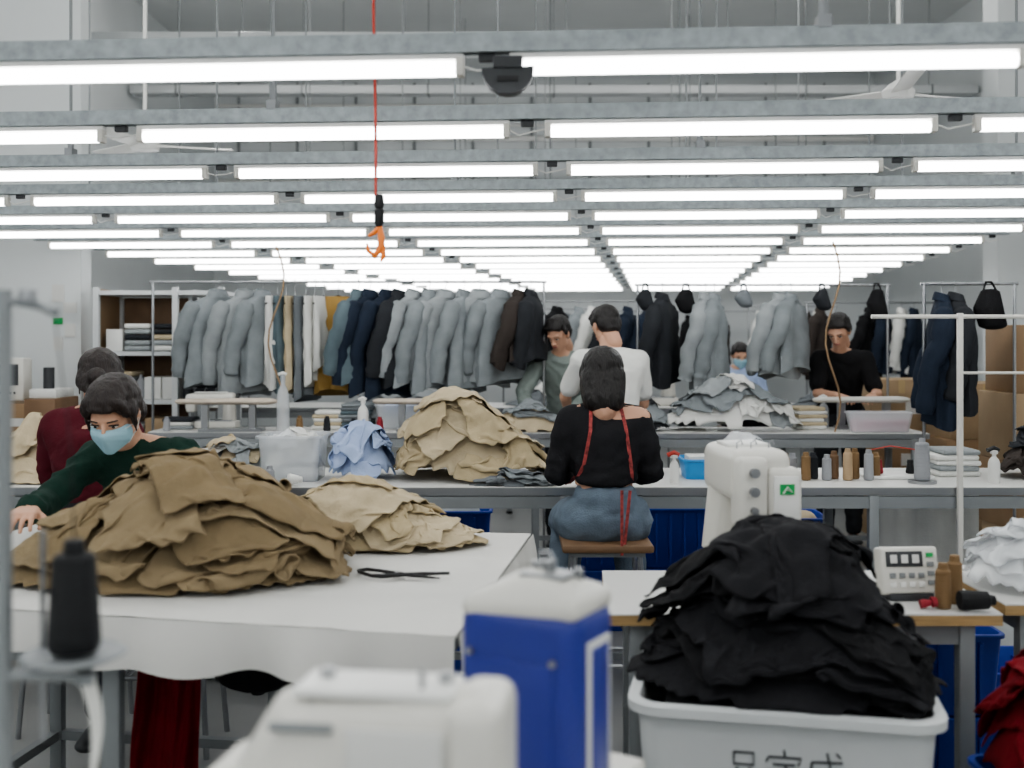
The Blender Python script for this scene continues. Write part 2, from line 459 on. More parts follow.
for (fx, fy, fz, s) in ((2.14, 6.1, 2.86, 1.0), (-2.2, 6.6, 2.66, .8)):
    mb = MB()
    mb.cyl((fx, fy, fz), (fx, fy, ZC-.002), .012, M_white, n=10)
    mb.lathe((fx, fy, fz-.05), [(.02, 0), (.08, .01), (.09, .05), (.05, .09), (.015, .11)], M_white)
    for j in range(3):
        a = math.radians(20+120*j)
        mb.box((fx+math.cos(a)*.36*s, fy+math.sin(a)*.36*s, fz-.01), (.56*s, .11, .008), M_white, rot=Matrix.Rotation(a, 4, 'Z') @ Matrix.Rotation(math.radians(12), 4, 'X'), bev=.003)
    mb.obj('ceiling_fan')

# ------------------------------------------------------------------ tables
def table(name, quad, z, topm, edgem, th=.03, legs=None, legm=M_leg, apron=True, bars=True, ls=.04):
    mb = MB(); q = [Vector((x, y, 0)) for x, y in quad]
    c = sum(q, Vector())/4
    mb.loft([[p+Vector((0, 0, z-th)) for p in q], [p+Vector((0, 0, z-.004)) for p in q]], edgem)
    mb.loft([[p+Vector((0, 0, z-.004)) for p in q], [p+Vector((0, 0, z)) for p in q]], topm)
    ins = [p+(c-p).normalized()*.09 for p in q]
    for i in range(4):
        p = ins[i]; n = ins[(i+1) % 4]; d = (n-p); L = d.length; a = math.atan2(d.y, d.x)
        if apron: mb.box(((p.x+n.x)/2, (p.y+n.y)/2, z-th-.03), (L, .025, .05), legm, rz=a)
        if bars and L > 0: mb.box(((p.x+n.x)/2, (p.y+n.y)/2, .16), (L, .03, .03), legm, rz=a)
    pts = list(ins)
    L = (ins[1]-ins[0]).length; k = int(L/1.3)
    for i in range(1, k+1):
        t = i/(k+1); pts.append(ins[0].lerp(ins[1], t)); pts.append(ins[3].lerp(ins[2], t))
    for p in pts:
        mb.box((p.x, p.y, (z-th)/2+.005), (ls, ls, z-th-.012), legm, bev=.003)
        mb.cyl((p.x, p.y, 0), (p.x, p.y, .02), .028, M_black, n=10)
    return mb.obj(name)
ZT = .87
quadA = [(-1.75, 2.68), (-.12, 2.33), (.06, 3.54), (-1.6, 3.78)]
tA = table('cutting_table', quadA, ZT-.006, M_lam, M_leg)
mb = MB()
A, B, C, D = [Vector((x, y, 0)) for x, y in quadA]
def top(u, v):
    p = A.lerp(B, u).lerp(D.lerp(C, u), v)
    return Vector((p.x, p.y, ZT-.003+.003*noise.noise(Vector((p.x*5, p.y*5, 1)))+.002*noise.noise(Vector((p.x*14, p.y*3, 4)))))
mb.grid(top, 60, 40, M_cloth)
def skirt(P, Q, out, n, d0, seed):
    def f(u, v):
        p = P.lerp(Q, u); o = Vector(out)
        drop = (d0+.026*noise.noise(Vector((u*4, seed, 0)))+.022*noise.noise(Vector((u*9, seed, 3))))
        wv = (.03*noise.noise(Vector((u*12, seed, 7)))+.008*math.sin(u*23+seed))*v
        return Vector((p.x, p.y, ZT-.002-drop*v)) + o*(.008+.012*math.sin(v*1.57)+wv)
    mb.grid(f, n, 8, M_cloth)
skirt(A, B, (-.2, -.97, 0), 120, .11, 1)
skirt(B, C, (.98, -.13, 0), 70, .09, 5)
o = mb.obj('table_cloth', ang=180, fix=False); o.parent = tA; o.matrix_parent_inverse = Matrix.Translation(-tA.location)

table('work_table', [(-2.45, 4.62), (2.9, 4.62), (2.9, 5.3), (-2.45, 5.3)], ZT, M_lam, M_steel, th=.035)
table('work_table', [(-2.3, 6.95), (2.6, 6.85), (2.6, 7.35), (-2.3, 7.35)], .9, M_lam, M_steel, th=.035)
table('work_table', [(-2.6, 9.4), (3.8, 9.3), (3.8, 10.0), (-2.6, 10.1)], .9, M_lam, M_steel, th=.035)
table('sewing_table', [(.24, 2.78), (1.24, 2.78), (1.27, 3.3), (.27, 3.3)], .8, M_lam, M_wood, th=.03)
table('sewing_table', [(-1.1, .75), (.55, .75), (.55, 1.72), (-1.1, 1.72)], .8, M_lam, M_wood, th=.035)

# ------------------------------------------------------------------ fabric heaps
pile('khaki_trouser_pile', -.91, 2.96, ZT, .50, .31, .40, [M_khd, M_khd2], ns=17, size=.60, seed=3, peak=(.14, .05), bounds=(-1.42, -.42, 2.66, 3.30), n=42, spread=.78, pw=1.1)
pile('beige_trouser_pile', -.40, 3.36, ZT, .36, .17, .26, [M_khl, M_khl2], ns=10, size=.46, seed=8, peak=(-.3, 0), bounds=(-.85, -.08, 3.16, 3.54))
pile('beige_trouser_pile', -.18, 4.98, ZT, .38, .26, .50, [M_khl2, M_khl], ns=14, size=.52, seed=12, peak=(-.25, 0), bounds=(-.52, .22, 4.7, 5.28), pw=.7)
pile('beige_trouser_pile', -2.12, 4.95, ZT, .22, .22, .36, [M_khl], ns=5, size=.4, seed=15, n=34, bounds=(-2.4, -1.9, 4.66, 5.26))
pile('blue_shirt_pile', -.67, 4.9, ZT, .16, .2, .38, [M_ltb], ns=8, size=.36, seed=19, n=34, bounds=(-.8, -.53, 4.66, 5.2), pw=.8)
pile('grey_fabric_scraps', .0, 4.68, ZT, .22, .06, .1, [M_gry2, M_gry3], ns=4, size=.26, seed=22, n=30, bounds=(-.2, .2, 4.63, 4.72), core=.4)
pile('beige_fabric_scraps', -1.28, 4.98, ZT, .25, .2, .24, [M_khl, M_wht, M_gry], ns=7, size=.36, seed=25, n=34, bounds=(-1.55, -1.12, 4.74, 5.25), pw=.8)
pile('grey_jacket_pile', 1.40, 7.1, .9, .5, .2, .46, [M_gry, M_gry2, M_wht], ns=12, size=.45, seed=31, n=34, bounds=(1.02, 1.80, 6.9, 7.34), pw=.7)
pile('grey_jacket_pile', .82, 7.1, .9, .2, .2, .34, [M_gry2, M_char], ns=6, size=.36, seed=35, n=30, bounds=(.62, 1.01, 6.9, 7.34), pw=.8)
pile('grey_jacket_pile', .12, 7.1, .9, .3, .2, .26, [M_gry2, M_khl], ns=5, size=.4, seed=33, n=30, bounds=(-.1, .4, 6.98, 7.34))
pile('charcoal_fabric_pile', 2.46, 4.95, ZT, .3, .22, .40, [M_char, M_brn], ns=8, size=.42, seed=37, n=34, bounds=(2.14, 2.85, 4.66, 5.27), pw=.8)

# ------------------------------------------------------------------ white tub full of black garments
TZ = .74; tc_ = (.60, 2.46); ty = -math.radians(12)
tub = empty('laundry_tub_cart', (tc_[0], tc_[1], 0), ty)
mb = MB()
open_box(mb, (0, 0, .14), .60, .46, TZ-.14, M_tub, taper=.86, rim=.022, r=.05)
mb.box((0, 0, .12), (.46, .34, .03), M_leg)
for sx in (-1, 1):
    for sy in (-1, 1):
        mb.cyl((sx*.19-.015, sy*.13, .045), (sx*.19+.015, sy*.13, .045), .045, M_black, n=18)
        mb.box((sx*.19, sy*.13, .085), (.05, .04, .05), M_steel)
def stroke(pts, r=.0026):
    out = []
    for (x, z) in pts:
        zz = .665+z; k = (zz-.14)/(TZ-.14)
        y = -.46*(.86+.14*k)/2-.003
        out.append((x, y, zz))
    mb.tube(out, r, M_dgrey, 6)
for cx_, chars in ((-.08, [[(-.02, .02), (.02, .02), (.02, -.005), (-.02, -.005), (-.02, .02)], [(-.012, -.012), (-.03, -.04)], [(.01, -.012), (.03, -.04)]]),
                   (.0, [[(0, .03), (.002, .018)], [(-.035, .005), (-.03, .015), (.034, .015), (.028, .0)], [(-.022, .0), (.022, .0)], [(-.03, -.018), (.03, -.018)], [(.003, .0), (.003, -.045), (-.01, -.04)]]),
                   (.085, [[(-.03, .01), (.03, .012)], [(-.03, .01), (-.035, -.05)], [(.0, .03), (.01, -.02), (.035, -.045), (.038, -.03)], [(.02, -.005), (-.01, -.045)], [(-.022, -.012), (-.004, -.012), (-.006, -.035)], [(.018, .03), (.026, .022)]])):
    for st_ in chars: stroke([(cx_+a, b-.035) for a, b in st_])
mb.obj('tub', parent=tub, loc=(0, 0, 0))
bp_ = pile('black_garments', .0, .02, .735, .37, .28, .43, [M_blk, M_blk2], ns=18, size=.50, seed=41, n=42, bounds=(-.318, .318, -.232, .25), peak=(.12, .1), core=.78, spread=.88, pw=1.25)
bp_.parent = tub
mb = MB(); mb.box((0, 0, .48), (.5, .36, .52), M_blk, bev=.04); mb.obj('lower_garments', parent=tub, loc=(0, 0, 0))

# ------------------------------------------------------------------ crates
def crate(x, y, z, w, d, h, m=M_blue, rz=0, name='blue_plastic_crate', fill=None):
    mb = MB(); open_box(mb, (x, y, z), w, d, h, m, rz=rz, ribs=4, rim=.012, r=.025, taper=.9)
    if fill:
        mb.hull([((x-.06, y, z+h*.8), (.08, .1, .05)), ((x+.07, y+.02, z+h*.85), (.07, .08, .06))], fill)
    return mb.obj(name)
for x, y, z in ((.42, 5.75, 0), (.42, 5.75, .312), (.85, 5.8, 0), (-.3, 5.7, 0), (-.3, 5.7, .312), (.85, 5.8, .312)):
    crate(x, y, z, .38, .3, .31, fill=M_gry if z > 0 else None)
for x, f in ((-.62, M_wht), (-.18, M_khl), (.95, None), (1.55, M_gry)):
    crate(x, 4.95, 0, .36, .3, .27, fill=f)
crate(1.42, 5.6, 0, .3, .3, .3); crate(1.42, 5.6, .302, .3, .3, .3, fill=M_khl)
crate(1.38, 3.62, 0, .34, .3, .3); crate(1.38, 3.62, .302, .34, .3, .26)
crate(1.9, 4.1, 0, .4, .34, .3)
for x, w_ in ((-1.9, .4), (-1.2, .4), (2.3, .5)):
    mb = MB(); mb.box((x, 5.0, .2), (w_, .4, .4), M_tub, bev=.02); mb.box((x, 5.0, .41), (w_+.03, .43, .03), M_white, bev=.01); mb.obj('storage_bin')
mb = MB(); open_box(mb, (1.2, 2.44, 0), .26, .28, .52, M_blue, rim=.012); mb.obj('blue_plastic_crate')
pile('red_fabric_pile', 1.2, 2.44, .50, .16, .17, .40, [M_red], ns=8, size=.36, seed=55, n=32, bounds=(1.06, 1.38, 2.3, 2.6), pw=.8)
mb = MB()
mb.grid(lambda u, v: Vector((-1.02+u*(.15+.04*v)+.012*math.sin(v*6), 2.98+.05*noise.noise(Vector((u*5, v*1.2, 2)))+.03*noise.noise(Vector((u*13+v*2, v, 5))), .80-v*.74)), 50, 24, M_red)
mb.obj('hanging_red_cloth', ang=180, fix=False)
mb = MB(); mb.hull([((-.76, 3.1, .68), (.14, .08, .05)), ((-.72, 3.1, .56), (.12, .07, .06))], M_blk); mb.tube([(-.84, 3.1, .72), (-.86, 3.08, .8)], .01, M_blk); mb.tube([(-.66, 3.1, .72), (-.64, 3.08, .8)], .01, M_blk)
mb.obj('black_cloth_bag', ang=80)
mb = MB()
mb.grid(lambda u, v: Vector((1.75+u*.55, 5.42+.02*math.sin(u*19), .82-v*.55)), 30, 6, M_wht)
mb.grid(lambda u, v: Vector((-1.5+u*.8, 5.42+.02*math.sin(u*23), .82-v*.6)), 30, 6, M_wht)
mb.obj('hanging_cloth_panel', ang=180, fix=False)

# ------------------------------------------------------------------ garments on hangers
def garment(mb, x, y, z, yaw, L, m, kind='jacket', seed=0):
    M = Matrix.Translation((x, y, z)) @ Matrix.Rotation(yaw, 4, 'Z')
    rr = random.Random(seed); ph = rr.random()*6; n = 30; rings = []
    N = 14
    for i in range(N+1):
        t = i/N
        if kind == 'jacket':
            w = .055+(.145)*min(1, t/.13)**.55 if t < .13 else .2+.025*(t-.13)
            d = .035+.05*min(1, t/.25)+.01*t
            zz = -.09-t*L
        else:
            w = .16-.02*t; d = .03+.02*t; zz = -.1-t*L
        ring = []
        for j in range(n):
            a = 2*math.pi*j/n; ca, sa = math.cos(a), math.sin(a)
            f = (t*.020+.003)*math.sin(4*a+ph+t*1.5)+t*.012*math.sin(9*a+ph*2)+.018*noise.noise(Vector((a*2, t*7, seed)))
            ex = abs(ca)**.8*math.copysign(1, ca)
            ring.append(Vector(((w+f)*ex, (d+f)*sa, zz+.025*math.sin(2*a+ph)*t)))
        rings.append(ring)
    mb.loft(rings, m, M=M)
    if kind == 'jacket':
        for s in (-1, 1):
            k = rr.random()*.06; sp = rr.uniform(-.03, .02)
            P = [Vector((s*.165, 0, -.155)), Vector((s*.205, 0, -.22)), Vector((s*(.235+sp*.5), .01, -.33)), Vector((s*(.24+sp), .02+k, -.45)), Vector((s*(.235+sp), .035+k, -.58)), Vector((s*(.23+sp), .05+k, -.09-L*.9))]
            Q = []
            for q in range(len(P)-1):
                for u in (0, .33, .66): Q.append(P[q].lerp(P[q+1], u))
            Q.append(P[-1])
            r = [.05+.016*min(1, i/3)-.018*i/len(Q)+.006*math.sin(i*2.1+ph) for i in range(len(Q))]
            mb.tube(Q, r, m, 12, M=M)
        cr = []
        for zz, rr_ in ((-.10, .085), (-.07, .07), (-.055, .062), (-.075, .056), (-.1, .05)):
            cr.append([Vector((rr_*math.cos(a), rr_*.62*math.sin(a), zz+.012*math.sin(a))) for a in [2*math.pi*j/16 for j in range(16)]])
        mb.loft(cr, m, M=M, cap=False)
        mb.box((0, .093, -.12-L/2), (.022, .006, L*.9), m, M=M, bev=.002)
    hk = [(0, 0, -.1), (0, 0, -.03), (.012, 0, -.02), (.018, 0, -.004), (.01, 0, .012), (-.004, 0, .015), (-.013, 0, .004)]
    mb.tube(hk, .0025, M_steel, 6, M=M)
    mb.tube([(-.17, 0, -.155), (0, 0, -.095), (.17, 0, -.155)], .006, M_black, 6, M=M)
def rack(name, x0, x1, y, z, items, bags=()):
    e = empty(name, ((x0+x1)/2, y, 0))
    mb = MB(); ox, oy = (x0+x1)/2, y
    mb.cyl((x0-ox, 0, z), (x1-ox, 0, z), .009, M_steel, n=10)
    for xx in (x0+.02, x1-.02):
        mb.cyl((xx-ox, .0, 0.0), (xx-ox, 0, z), .009, M_steel, n=10)
        mb.box((xx-ox, 0, .015), (.05, .24, .03), M_steel, bev=.004)
    mb.obj('rail', parent=e, loc=(0, 0, 0))
    g = MB()
    for i, (x, yaw, L, m, kind) in enumerate(items): garment(g, x-ox, 0, z, math.radians(yaw), L, m, kind, i+int(abs(x)*10))
    g.obj('garments', parent=e, loc=(0, 0, 0), ang=70)
    if bags:
        b = MB()
        for i, (x, w_, h_, m) in enumerate(bags):
            b.hull([((x-ox, -.03, z-.05), (w_*.7, .03, .02)), ((x-ox+.01, -.04, z-.05-h_), (w_, .05, .03)), ((x-ox-.02, -.04, z-.05-h_*.5), (w_, .05, .03))], m)
            b.tube([(x-ox-w_*.5, -.03, z-.05), (x-ox-w_*.2, -.01, z+.01), (x-ox+w_*.2, -.01, z+.01), (x-ox+w_*.5, -.03, z-.05)], .006, m)
        b.obj('hung_bags', parent=e, loc=(0, 0, 0), ang=80)
    return e
it = []
for x, yw, L, m, k in ((-2.03, 40, .62, M_gry2, 'jacket'), (-1.84, 48, .68, M_gry, 'jacket'), (-1.72, 66, .60, M_gry2, 'jacket'),
    (-1.62, 75, .62, M_wht, 'pants'), (-1.56, 72, .66, M_ton, 'pants'), (-1.5, 78, .64, M_khl, 'pants'), (-1.42, 70, .7, M_gry3, 'pants'), (-1.36, 74, .6, M_wht, 'pants'),
    (-1.20, 8, .66, M_mus, 'pants'), (-1.30, 76, .5, M_wht, 'pants'), (-1.06, 70, .6, M_ton, 'jacket'), (-.98, 62, .68, M_nvy, 'jacket'), (-.86, 58, .7, M_nvy, 'jacket'), (-.78, 72, .62, M_char, 'jacket'),
    (-.68, 62, .62, M_gry, 'jacket'), (-.57, 66, .66, M_gry2, 'jacket'), (-.46, 45, .64, M_gry, 'jacket'), (-.33, 66, .66, M_gry2, 'jacket'), (-.22, 25, .62, M_gry, 'jacket'), (-.08, 40, .6, M_gry2, 'jacket'),
    (.05, 74, .44, M_brn, 'jacket'), (.13, 78, .46, M_char, 'jacket')):
    it.append((x, yw, L, m, k))
rack('garment_rack', -2.5, .24, 7.6, 1.88, it)
rack('garment_rack', .85, 2.62, 7.62, 1.86, [(1.04, 66, .6, M_char, 'jacket'), (1.34, 68, .62, M_gry, 'jacket'), (1.40, 74, .6, M_gry2, 'jacket'), (1.86, 48, .54, M_gry, 'jacket'), (1.93, 60, .5, M_gry2, 'jacket')],
     bags=((.92, .05, .1, M_char), (1.2, .06, .12, M_blk), (1.6, .05, .08, M_gry3), (2.14, .05, .10, M_char), (2.52, .06, .16, M_blk)))
rack('garment_rack', 2.3, 2.85, 6.2, 1.80, [(2.42, 72, .7, M_nvy, 'jacket'), (2.5, 80, .62, M_char, 'jacket')], bags=((2.68, .08, .18, M_blk),))
cols = [M_char, M_brn, M_gry3, M_nvy, M_blk, M_gry2, M_wht]
for (xa, xb, y, z, sd) in ((-.1, 1.5, 10.4, 1.84, 3), (-2.6, -.6, 10.8, 1.84, 4), (2.6, 3.6, 12.2, 1.84, 5), (-1.8, 1.2, 13.4, 1.84, 6), (2.9, 4.2, 10.9, 1.84, 8), (1.3, 4.0, 14.6, 1.84, 9)):
    rr = random.Random(sd); its = []; x = xa+.15
    while x < xb-.1:
        its.append((x, 50+rr.random()*35, .5+.2*rr.random(), cols[rr.randrange(7)], 'jacket')); x += .12+.1*rr.random()
        if rr.random() < .12: x += .35
    rack('garment_rack', xa, xb, y, z, its)
for i, (x, y, m) in enumerate(((-1, 9.7, M_gry), (.4, 9.7, M_wht), (2.9, 9.6, M_gry2))):
    pile('garment_heap', x, y, .9, .5, .25, .3, [m, M_gry3], ns=3, size=.6, seed=70+i, n=28, bounds=(x-.6, x+.6, y-.26, y+.28))

# ------------------------------------------------------------------ shelves & cartons
def carton(mb, x, y, z, w, d, h, rz=0, m=M_card):
    M = Matrix.Translation((x, y, z)) @ Matrix.Rotation(rz, 4, 'Z')
    mb.box((0, 0, h/2), (w, d, h), m, M=M, bev=.004)
    mb.box((0, 0, h+.001), (w+.002, .05, .002), M_tape, M=M)
    mb.box((0, -d/2-.001, h*.86), (.05, .002, h*.26), M_tape, M=M)
    mb.box((w*.2, -d/2-.001, h*.45), (w*.28, .002, h*.24), M_lam, M=M)
mb = MB()
sx0, sx1, sy = -3.0, -2.1, 7.95
for x in (sx0, (sx0+sx1)/2+.12, sx1):
    for y in (sy, sy+.5): mb.box((x, y, .93), (.04, .04, 1.86), M_tub)
for z in (.25, .65, 1.03, 1.38, 1.82):
    mb.box(((sx0+sx1)/2, sy+.25, z), (sx1-sx0, .52, .03), M_tub)
mb.box((sx0+.26, sy+.52, 1.1), (.5, .01, 1.4), M_woodd)
mb.box((sx0-.01, sy+.25, 1.1), (.01, .5, 1.5), M_card)
rr = random.Random(17)
for z in (.267, .667, 1.047, 1.397):
    x = sx0+.04
    while x < sx1-.1:
        k = rr.randrange(4)
        if k == 0: mb.box((x+.06, sy+.2, z+.08), (.12, .25, .16), rr.choice([M_card, M_card2, M_lam, M_dgrey]), bev=.004); x += .13
        elif k == 1: mb.lathe((x+.04, sy+.12, z), [(.03, 0), (.035, .02), (.033, .12), (.012, .16), (.01, .18)], rr.choice([M_wht, M_dgrey, M_gthr, M_brass]), 12); x += .08
        elif k == 2:
            for q in range(5): mb.box((x+.1, sy+.2, z+.022+q*.04), (.19, .28, .036), rr.choice([M_gry, M_khl, M_char, M_wht]), bev=.014, seg=3)
            x += .2
        else: mb.box((x+.08, sy+.22, z+.12), (.15, .3, .24), rr.choice([M_card, M_tub, M_card2]), bev=.004); x += .16
mb.obj('storage_shelf')
mb = MB()
mb.box((-3.35, 7.4, .42), (.55, .5, .84), M_card2, bev=.01)
carton(mb, -3.32, 7.4, .842, .5, .4, .22, m=M_card); mb.obj('carton_stack')
mb = MB()
mb.box((-3.33, 7.35, 1.22), (.2, .14, .28), M_cream, bev=.015); mb.box((-3.33, 7.276, 1.25), (.13, .006, .14), M_dgrey)
for k in range(4): mb.cyl((-3.38+k*.03, 7.274, 1.13), (-3.38+k*.03, 7.28, 1.13), .008, M_black, n=8)
mb.obj('control_cabinet')
mb = MB(); mb.box((-3.05, 7.3, .55), (.2, .4, 1.1), M_woodd, bev=.008); mb.box((-3.05, 7.3, 1.13), (.18, .3, .06), M_lam, bev=.01); mb.cyl((-3.05, 7.25, 1.16), (-3.05, 7.25, 1.3), .035, M_dgrey); mb.obj('side_cabinet')
rr = random.Random(9)
for (x, y, n_, wd) in ((3.12, 6.5, 4, .5), (3.3, 7.9, 3, .5), (3.75, 7.2, 4, .56), (2.95, 8.6, 3, .5)):
    mb = MB(); z = 0
    for lv in range(n_):
        carton(mb, x+rr.uniform(-.02, .02), y, z, wd, .46, .39, rz=rr.uniform(-.06, .06), m=M_card if lv % 2 else M_card2); z += .393
    mb.obj('carton_stack')
mb = MB()
for x in (1.87, 2.6): mb.box((x, 4.595, .80), (.022, .022, 1.6), M_cream, bev=.003)
mb.cyl((1.5, 4.595, 1.585), (2.65, 4.595, 1.585), .009, M_cream, n=10)
mb.cyl((1.87, 4.595, 1.35), (2.6, 4.595, 1.35), .006, M_cream, n=8)
mb.obj('tubular_frame_stand')

# ------------------------------------------------------------------ sewing machines
def machine(name, loc, rz, body, trim, s=1.0, wide=1.0):
    mb = MB(); W = wide
    mb.box((0, 0, .035), (.50, .19*W, .07), body, bev=.012)
    mb.box((-.02, 0, .075), (.46, .17*W, .012), M_steel, bev=.003)
    mb.hull([((.17, 0, .08), (.065, .07*W, .02)), ((.17, 0, .27), (.055, .062*W, .05))], body)
    mb.hull([((.19, 0, .285), (.05, .062*W, .05)), ((-.17, 0, .285), (.05, .052*W, .042))], body)
    mb.box((-.185, 0, .235), (.085, .1*W, .17), body, bev=.016, seg=3)
    mb.box((-.231, 0, .24), (.006, .07*W, .12), trim, bev=.002)
    mb.box((.0, 0, .336), (.3, .07*W, .012), trim, bev=.004)
    mb.cyl((.24, 0, .275), (.275, 0, .275), .055, M_black, n=24); mb.cyl((.275, 0, .275), (.285, 0, .275), .035, M_steel, n=20)
    mb.cyl((-.185, 0, .155), (-.185, 0, .10), .005, M_steel, n=8); mb.cyl((-.17, 0, .155), (-.17, 0, .095), .006, M_steel, n=8)
    mb.box((-.18, 0, .088), (.04, .022, .008), M_steel, bev=.002)
    for k, x in enumerate((-.1, -.02, .06)):
        mb.cyl((x, -.053*W, .27), (x, -.075*W, .27), .013, M_steel, n=14); mb.cyl((x, -.075*W, .27), (x, -.085*W, .27), .007, M_black, n=10)
    for x in (-.16, -.06, .04): mb.tube([(x, 0, .33), (x, 0, .365), (x+.01, 0, .38), (x+.02, 0, .37)], .0025, M_steel, 6)
    mb.box((-.236, 0, .29), (.004, .04, .02), M_green)
    o = mb.obj(name, loc=loc, rz=rz); o.scale = (s, s, s); return o
mb = MB()
def Mk(x, y, z, r): return Matrix.Translation((x, y, z)) @ Matrix.Rotation(r, 4, 'Z')
M0 = Mk(.675, 3.02, .80, math.radians(6))
mb.box((0, .03, .035), (.27, .4, .07), M_cream, M=M0, bev=.02, seg=3)
mb.box((-.02, -.1, .085), (.2, .14, .035), M_cream, M=M0, bev=.012)
mb.box((-.085, -.12, .11), (.07, .1, .05), M_white, M=M0, bev=.012)
mb.box((.09, -.1, .09), (.08, .14, .06), M_cream, M=M0, bev=.014)
mb.hull([((-.02, .17, .1), (.09, .06, .03)), ((-.01, .17, .33), (.075, .06, .05))], M_cream, M=M0)
mb.box((-.01, .08, .325), (.165, .30, .14), M_cream, M=M0, bev=.03, seg=4)
mb.box((-.045, -.06, .285), (.085, .08, .19), M_cream, M=M0, bev=.018, seg=3)
mb.box((.045, -.055, .25), (.095, .08, .2), M_cream, M=M0, bev=.018, seg=3)
mb.box((.045, -.098, .27), (.07, .008, .12), M_white, M=M0, bev=.003)
mb.box((.045, -.104, .295), (.04, .003, .028), M_green, M=M0)
mb.tube([(.033, -.107, .285), (.045, -.107, .302), (.057, -.107, .288), (.045, -.107, .294)], .002, M_white, 5, M=M0)
mb.cyl((-.045, -.1, .34), (-.045, -.116, .34), .013, M_steel, M=M0); mb.cyl((-.045, -.1, .29), (-.045, -.116, .29), .013, M_steel, M=M0); mb.cyl((-.045, -.1, .24), (-.045, -.116, .24), .010, M_steel, M=M0)
mb.cyl((.055, -.1, .19), (.055, -.125, .19), .024, M_steel, n=22, M=M0); mb.cyl((.055, -.125, .19), (.055, -.135, .19), .009, M_black, n=12, M=M0)
mb.cyl((.02, -.1, .15), (.02, -.118, .15), .012, M_steel, n=18, M=M0)
for xx in (-.06, -.045, -.03): mb.cyl((xx, -.07, .2), (xx, -.07, .11), .0035, M_steel, n=8, M=M0)
mb.box((-.045, -.08, .11), (.04, .03, .008), M_steel, M=M0)
mb.tube([(.07, -.11, .14), (.1, -.14, .1), (.12, -.15, .09)], .006, M_steel, M=M0)
for xx in (-.06, -.02, .03): mb.tube([(xx, .0, .39), (xx, .0, .41), (xx+.012, 0, .417), (xx+.016, 0, .405)], .002, M_steel, 6, M=M0)
mb.box((-.01, .1, .397), (.12, .12, .012), M_white, M=M0, bev=.004)
mb.cyl((.075, .1, .3), (.105, .1, .3), .05, M_cream, n=24, M=M0)
mb.obj('overlock_sewing_machine')

mb = MB()
M1 = Mk(.035, 1.55, .80, -math.radians(30))
mb.box((0, 0, .17), (.19, .13, .33), M_mblue, M=M1, bev=.03, seg=5)
mb.hull([((-.075, -.045, .322), (.018, .018, .018)), ((.075, -.045, .335), (.018, .018, .018)), ((-.075, .045, .322), (.018, .018, .018)), ((.075, .045, .335), (.018, .018, .018)), ((.01, .0, .362), (.045, .03, .012))], M_cream, M=M1)
mb.box((-.01, -.0655, .16), (.14, .004, .2), M_mblue, M=M1, bev=.002)
mb.box((.096, 0, .19), (.004, .07, .2), M_lam, M=M1, bev=.002); mb.box((.098, 0, .19), (.004, .05, .18), M_mblue, M=M1, bev=.002)
for xx, zz in ((-.07, .06), (-.07, .265), (.06, .265), (.06, .06)): mb.cyl((xx, -.065, zz), (xx, -.070, zz), .005, M_steel, n=12, M=M1)
mb.cyl((.02, .0, .365), (.02, 0, .388), .010, M_steel, n=14, M=M1); mb.cyl((.055, .02, .35), (.055, .02, .376), .008, M_steel, n=12, M=M1); mb.cyl((-.01, .02, .355), (-.01, .02, .38), .008, M_steel, n=12, M=M1)
mb.box((.02, .0, .369), (.07, .05, .006), M_steel, M=M1, bev=.002)
mb.box((-.02, .12, .27), (.08, .2, .10), M_cream, M=M1, bev=.03, seg=4)
mb.box((-.02, .06, .03), (.2, .3, .05), M_cream, M=M1, bev=.012)
mb.tube([(.03, 0, .385), (.02, 0, .40), (.005, 0, .395)], .003, M_steel, M=M1)
mb.obj('industrial_sewing_machine')
mb = MB()
M2 = Mk(-.15, 1.17, .80, math.radians(-8))
mb.hull([((-.13, 0, .2), (.03, .06, .05)), ((-.08, 0, .295), (.03, .05, .03)), ((.11, .0, .305), (.025, .055, .03)), ((.12, 0, .15), (.03, .06, .05))], M_cream, M=M2)
mb.box((.01, 0, .330), (.17, .075, .010), M_white, M=M2, bev=.004)
mb.box((.12, 0, .22), (.06, .13, .22), M_cream, M=M2, bev=.02, seg=4)
mb.box((-.135, 0, .17), (.07, .11, .16), M_cream, M=M2, bev=.018, seg=4)
mb.box((0, .0, .03), (.44, .18, .06), M_cream, M=M2, bev=.012)
mb.box((.04, -.06, .27), (.1, .006, .07), M_lam, M=M2, bev=.002)
for xx in (-.05, .08): mb.cyl((xx, .01, .334), (xx, .01, .343), .008, M_steel, n=14, M=M2)
mb.box((-.06, -.052, .30), (.07, .01, .010), M_leg, M=M2, bev=.004)
mb.cyl((.06, -.02, .33), (.06, -.02, .355), .003, M_steel, n=8, M=M2)
mb.obj('industrial_sewing_machine')

# ------------------------------------------------------------------ thread stand with black cone (near left)
def cone(mb, x, y, z, m, r=.03, h=.12, M=None, tp=.62):
    mb.lathe((x, y, z), [(.012, 0), (r*.9, .002), (r, .012), (r*.98, h*.2), (r*tp, h*.92), (r*tp*.8, h*.96), (.014, h*.965), (.012, h+.012), (.009, h+.012)], m, 24, M=M)
mb = MB()
mb.cyl((-.645, 1.4, .80), (-.645, 1.4, 1.56), .009, M_leg, n=12)
mb.box((-.645, 1.4, .806), (.07, .07, .012), M_black)
mb.tube([(-.66, 1.4, 1.55), (-.60, 1.4, 1.54), (-.575, 1.39, 1.53)], .006, M_leg)
mb.cyl((-.615, 1.4, 1.545), (-.615, 1.4, 1.56), .012, M_steel)
mb.cyl((-.67, 1.4, 1.07), (-.535, 1.4, 1.07), .008, M_leg)
mb.lathe((-.557, 1.4, 1.085), [(.006, -.01), (.04, 0), (.066, .012), (.06, .016), (.03, .01), (.008, .014)], M_leg, 26)
